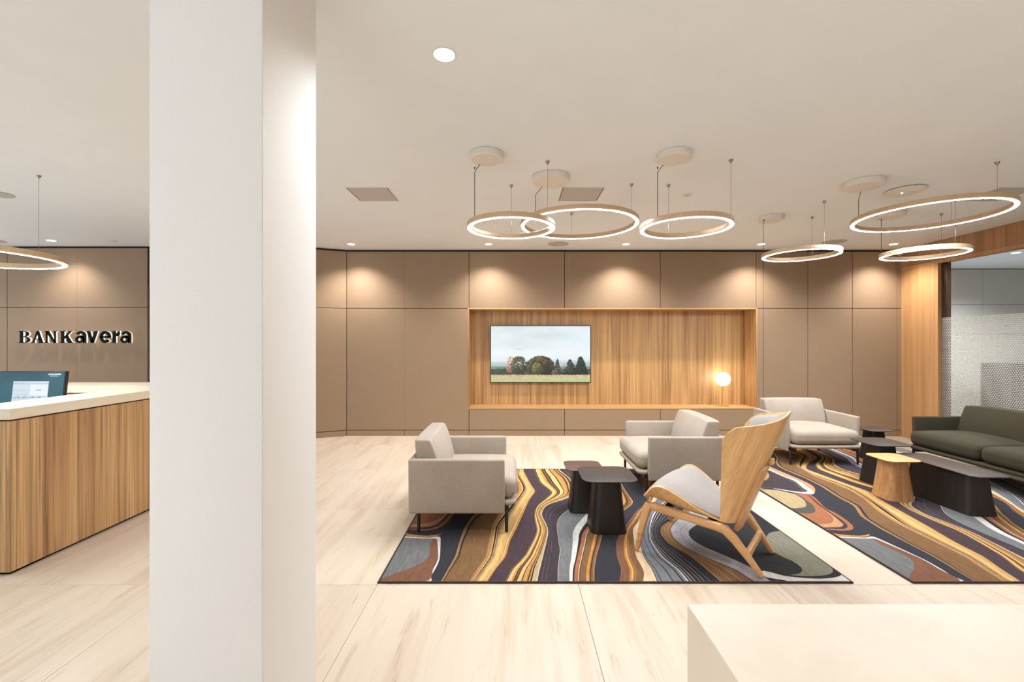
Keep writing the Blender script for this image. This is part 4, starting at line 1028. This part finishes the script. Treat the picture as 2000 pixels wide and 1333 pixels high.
img = put(img, np.clip((.085 + .02 * np.clip(gx - .5, -.1, .3) + .006 * sn(7, 30, 2) - gy) / .01, 0, 1) * .9, (176, 190, 142))
img = put(img, np.exp(-((gy - .048) / .006) ** 2) * (gx < .6) * .8, (190, 160, 120))
img += (sn(8, 30, 60, 2) * 12 * (gy < .085))[..., None]
img = np.clip(img, 0, 255) / 255.0
linimg = np.where(img <= .04045, img / 12.92, ((img + .055) / 1.055) ** 2.4)
sw, sh = hw - .010, hh - .012
vs_ = np.stack([(gx * 2 - 1) * sw, np.full_like(gx, -.0015), (gy * 2 - 1) * sh], -1).reshape(-1, 3)
ii = (np.arange(NH)[:, None] * (NW + 1) + np.arange(NW)[None]).reshape(-1)
fc = np.stack([ii, ii + 1, ii + NW + 2, ii + NW + 1], -1)
me = bpy.data.meshes.new('screen'); me.from_pydata(vs_.tolist(), [], fc.tolist())
ca_ = me.color_attributes.new('picture', 'FLOAT_COLOR', 'POINT')
ca_.data.foreach_set('color', np.concatenate([linimg, np.ones(gx.shape + (1,))], -1).reshape(-1).astype(np.float32))
sm, nt, b = newmat('tv_picture')
at_ = N(nt, 'ShaderNodeAttribute'); at_.attribute_name = 'picture'
b.inputs['Base Color'].default_value = (.01, .01, .01, 1); b.inputs['Roughness'].default_value = .35
nt.links.new(at_.outputs['Color'], b.inputs['Emission Color']); b.inputs['Emission Strength'].default_value = .84
sm.cycles.emission_sampling = 'NONE'
me.materials.append(sm)
tag(link('screen', me, tv), 'lit screen with an autumn landscape')

# ------------------------------------------------------------------ globe lamp on the niche shelf
gl_ = thing('table_lamp', 'small glowing opal globe lamp on a thin brass stand', 'lamp', (3.29, 7.03, NICHE[2]))
bs = MB()
for ex, ey in ((-.16, .02), (.10, -.085), (.13, .06)):
    bs.tube([(0, 0, .006), (ex * .5, ey * .5, .006), (ex, ey, .006)], .0055, n=8)
bs.build('base', M['brass'], gl_)
MB().tube([(0, 0, .004), (0, 0, .16), (.0, .0, .285)], .004, n=8).build('stem', M['brass'], gl_)
MB().tube([(0, 0, .275), (.012, -.004, .31), (.02, -.006, .335)], .006, n=8).build('holder', M['brass'], gl_)
gb = MB(); prof = [(.106 * math.sin(PI * k / 24) + .0005, .427 - .106 * math.cos(PI * k / 24)) for k in range(25)]
gb.lathe(prof, c=(.018, -.005), n=36).build('globe', M['globe'], gl_)

# ------------------------------------------------------------------ reception desk
rd = thing('reception_desk', 'wood veneer reception desk with a thick limestone rim', 'desk', (0, 0, 0))
DX, DL, N0, N1, F0, F1, DH = -3.11, -5.6, 2.75, 3.0, 4.22, 4.60, 1.033
outl = [(DL, N0), (DX - .0, N0), (DX, N0 + .0), (DX, F1), (DL, F1), (DL, F0), (DX - .38, F0), (DX - .38, N1), (DL, N1)]
outl = [(DL, N0), (DX, N0), (DX, F1), (DL, F1), (DL, F0), (DX - .38, F0), (DX - .38, N1), (DL, N1)]
ct = MB().prism(outl, .967, DH).build('counter_rim', M['stone_y'], rd, smooth=False)
rb_ = .006
MB().prism([(DL, N0 + .03), (DX - .02, N0 + .03), (DX - .02, F1 - .02), (DL, F1 - .02), (DL, F0 + .02), (DX - .36, F0 + .02), (DX - .36, N1 - .02), (DL, N1 - .02)], .90, .9669).build('shadow_gap', M['leg_black'], rd, smooth=False)
MB().bbox(DX - .024, DX - .002, N0 + .002, F1 - .002, .022, .957, b=.0015).build('side_panel', M['veneer_desk'], rd, smooth=False)
MB().bbox(DL, DX - .026, N0 + .002, N0 + .024, .022, .957, b=.0015).build('front_panel', M['veneer_desk'], rd, smooth=False)
MB().bbox(DL, DX - .026, F1 - .024, F1 - .002, .022, .957, b=.0015).build('back_panel', M['veneer_desk'], rd, smooth=False)
MB().bbox(DL, DX - .38, F0 + .004, F0 + .024, .022, .957, b=.0015).build('inner_panel', M['veneer_desk'], rd, smooth=False)
MB().bbox(DX - .378, DX - .358, N1, F0 + .003, .022, .957, b=.0015).build('inner_panel', M['veneer_desk'], rd, smooth=False)
MB().box(DX - .36, DX - .03, N0 + .03, F1 - .03, 0, .022).box(DL, DX - .03, N0 + .03, N1 - .02, 0, .022).box(DL, DX - .03, F0 + .03, F1 - .03, 0, .022).build('plinth', M['paint_dark'], rd, smooth=False)
MB().bbox(DL, DX - .38, N1 + .25, F0, .715, .74, b=.003).build('worktop', M['white_plastic'], rd, smooth=False)

# monitor on the desk
mo = thing('computer_monitor', 'computer monitor with a teal screen on the reception desk', 'monitor', (-3.825, 3.52, .74))
tilt = Matrix.Rotation(R(-6), 4, 'X')
def tilted(mb, z0=.30):
    mb.v = [tuple(Vector((0, 0, z0)) + (tilt @ (Vector(p) - Vector((0, 0, z0))))) for p in mb.v]; return mb
mw, mz0, mz1 = .268, .13, .478
tilted(MB().bbox(-mw, mw, 0, .03, mz0, mz1, b=.004)).build('housing', M['screen_black'], mo, smooth=False)
tm, nt, b = newmat('teal_desktop')
tm.cycles.emission_sampling = 'NONE'
fcol = ramp(nt, noise(nt, coords(nt, (2, 2, 3)), 1, 2), [(.3, lin((26, 62, 78))), (.7, lin((40, 92, 104)))])
b.inputs['Base Color'].default_value = (.01, .01, .01, 1)
nt.links.new(fcol, b.inputs['Emission Color']); b.inputs['Emission Strength'].default_value = .95
tilted(MB().box(-mw + .006, mw - .006, -.001, 0, mz0 + .012, mz1 - .007)).build('screen', tm, mo, smooth=False)
M['ui_white'] = emitter('screen_window_grey', lin((190, 204, 212))[:3], .85)
M['ui_pale'] = emitter('screen_panel_pale', lin((206, 214, 226))[:3], .9)
M['ui_line'] = emitter('screen_line', lin((120, 138, 150))[:3], .8)
M['ui_logo'] = emitter('screen_logo_white', (1, 1, 1), .95)
for m_ in ('ui_white', 'ui_pale', 'ui_line', 'ui_logo'): M[m_].node_tree.nodes['Principled BSDF'].inputs['Base Color'].default_value = (.02, .02, .02, 1)
ux0, ux1, uz0, uz1 = -.135, .145, .2, .397
win = tilted(MB().box(ux0, ux1, -.002, -.001, uz0, uz1)).build('screen_window', M['ui_white'], mo, smooth=False)
tilted(MB().box(.003, ux1 - .003, -.0028, -.002, .285, .374)).build('window_pane', M['ui_pale'], win, smooth=False)
ln = MB().box(ux0, ux1, -.0028, -.002, .376, .379)
for zz in (.322, .29, .26): ln.box(ux0, .0, -.0028, -.002, zz, zz + .0015)
for k in range(7): ln.box(ux0 + .012 + k * .015, ux0 + .022 + k * .014, -.0028, -.002, .383, .386)
for k in range(14): ln.box(ux0 + .006 + k * .019, ux0 + .02 + k * .019, -.0028, -.002, .266, .270 + .004 * (k % 3))
ln.box(.05, .095, -.0036, -.0028, .325, .331)
tilted(ln).build('window_lines', M['ui_line'], win, smooth=False)
MB().rbox((0, .05, .16), (.05, .03, .30), .008, n=2, m=1).build('neck', M['screen_black'], mo)
MB().rbox((0, .05, .008), (.24, .18, .014), .006, n=2, m=1).build('base', M['screen_black'], mo)

# ------------------------------------------------------------------ bank sign
def arc(cx, cz, rx, rz_, ix, iz, a0, a1, n=22):
    o = [(cx + rx * math.cos(R(a0 + (a1 - a0) * k / n)), cz + rz_ * math.sin(R(a0 + (a1 - a0) * k / n))) for k in range(n + 1)]
    i = [(cx + ix * math.cos(R(a0 + (a1 - a0) * k / n)), cz + iz * math.sin(R(a0 + (a1 - a0) * k / n))) for k in range(n + 1)]
    return [[o[k], o[k + 1], i[k + 1], i[k]] for k in range(n)]
def rc(x0, z0, x1, z1): return [(x0, z0), (x1, z0), (x1, z1), (x0, z1)]
GL = {
    'B': [rc(.10, 0, .40, 1), rc(0, 0, .48, .06), rc(0, .94, .48, 1), rc(.40, .48, .52, .56), rc(.38, .94, .50, 1), rc(.38, 0, .52, .06)] + arc(.48, .755, .43, .245, .16, .185, -90, 90) + arc(.50, .275, .50, .275, .21, .215, -90, 90),
    'A': [[(.03, 0), (.21, 0), (.58, 1), (.40, 1)], [(.60, 0), (.98, 0), (.62, 1), (.40, 1)], rc(.22, .28, .75, .36), rc(-.02, 0, .30, .06), rc(.52, 0, 1.05, .06)],
    'N': [rc(.10, 0, .29, 1), rc(.80, 0, .99, 1), [(.96, 0), (.96, .04), (.42, 1), (.06, 1), (.76, 0)], rc(0, 0, .38, .06), rc(-.02, .94, .3, 1), rc(.70, .94, 1.10, 1)],
    'K': [rc(.12, 0, .42, 1), [(.42, .34), (.54, .42), (1.03, .96), (.82, .96), (.42, .56)], [(.74, 0), (1.12, 0), (.70, .66), (.48, .46)], rc(0, 0, .54, .06), rc(0, .94, .54, 1), rc(.66, .94, 1.10, 1), rc(.66, 0, 1.18, .06)],
    'a': [rc(.64, 0, .95, .66)] + arc(.50, .64, .45, .36, .14, .13, 0, 165) + arc(.40, .29, .40, .31, .13, .11, 0, 360, 34) + [rc(.40, .42, .70, .60)],
    'v': [[(.34, 0), (.64, 0), (.34, 1), (0, 1)], [(.34, 0), (.64, 0), (.98, 1), (.66, 1)]],
    'e': arc(.5, .5, .50, .51, .19, .25, 0, 322, 34) + [rc(.14, .41, .99, .57)],
    'r': [rc(0, 0, .32, 1)] + arc(.66, .56, .40, .45, .08, .14, 95, 180, 10),
}
LAY = [('B', 0), ('A', 1.10), ('N', 2.14), ('K', 3.40), ('a', 4.70), ('v', 5.64), ('e', 6.72), ('r', 7.80), ('a', 8.44)]
def orient(p):
    a = sum(p[i][0] * p[(i + 1) % len(p)][1] - p[(i + 1) % len(p)][0] * p[i][1] for i in range(len(p)))
    return p if a > 0 else p[::-1]
def glyph_mesh(ch, s, y0, y1, mats):
    mb = MB()
    for p in GL[ch]:
        mb.prism([(q[0] * s, q[1] * s) for q in orient(p)], y0, y1, mat=1, axis='y')
        nverts = len(p)
        # front face gets its own material
        for fi in range(len(mb.f) - nverts - 2, len(mb.f)):
            f = mb.f[fi]
            if all(abs(mb.v[i][1] - y0) < 1e-7 for i in f): mb.m[fi] = 0
    return mb.mesh('letter_' + ch, mats, smooth=False)
M['sign_green'] = plain('dark_green_sign_face', (14, 26, 23), .75)
M['sign_green'].node_tree.nodes['Principled BSDF'].inputs['Specular IOR Level'].default_value = .1
M['sign_side'] = plain('backlit_acrylic_side', (240, 236, 228), .5, emit=((255, 244, 228), .45))
SH = .1765
sg = thing('bank_sign', 'raised dark green BANK avera letters with white lit edges on the wall', 'sign', (-7.265, REC_Y, 1.432))
for ch, ox in LAY:
    link('letter', glyph_mesh(ch, SH, -.062, -.040, [M['sign_green'], M['sign_side']]), sg, (ox * SH, 0, 0))
pn = MB()
for ch, ox in LAY:
    for dz in (.03, .14):
        px_ = ox * SH + (.045 if ch not in 'e' else .06)
        pn.tube([(px_, -.041, dz), (px_, .002, dz)], .004, n=6)
pn.build('standoff_pins', M['steel'], sg)
# the same mark, small, in the corner of the monitor screen
lg = MB(); s2 = .0105
for ch, ox in LAY:
    for p in GL[ch]:
        q = orient(p); lg.add([(.135 + (ox + a) * s2, -.002, .447 + b_ * s2) for a, b_ in q], [tuple(range(len(q)))])
for k in range(11): lg.box(.15 + k * .006, .154 + k * .006, -.002, -.0015, .437, .4395)
tilted(lg).build('screen_logo', M['ui_logo'], mo, smooth=False)

# ------------------------------------------------------------------ pale stone counter next to the photographer
sc_ = thing('stone_counter', 'pale limestone counter block cut off by the lower right frame edge', 'counter', (0, 0, 0))
cy1 = .55 * 870 / 512
MB().bbox(.364, 2.6, -.7, cy1, .62, .90, b=.002).build('slab', M['stone'], sc_, smooth=False)
MB().bbox(.40, 2.56, -.66, cy1 - .036, 0, .62, b=.002).build('body', M['veneer_desk'], sc_, smooth=False)
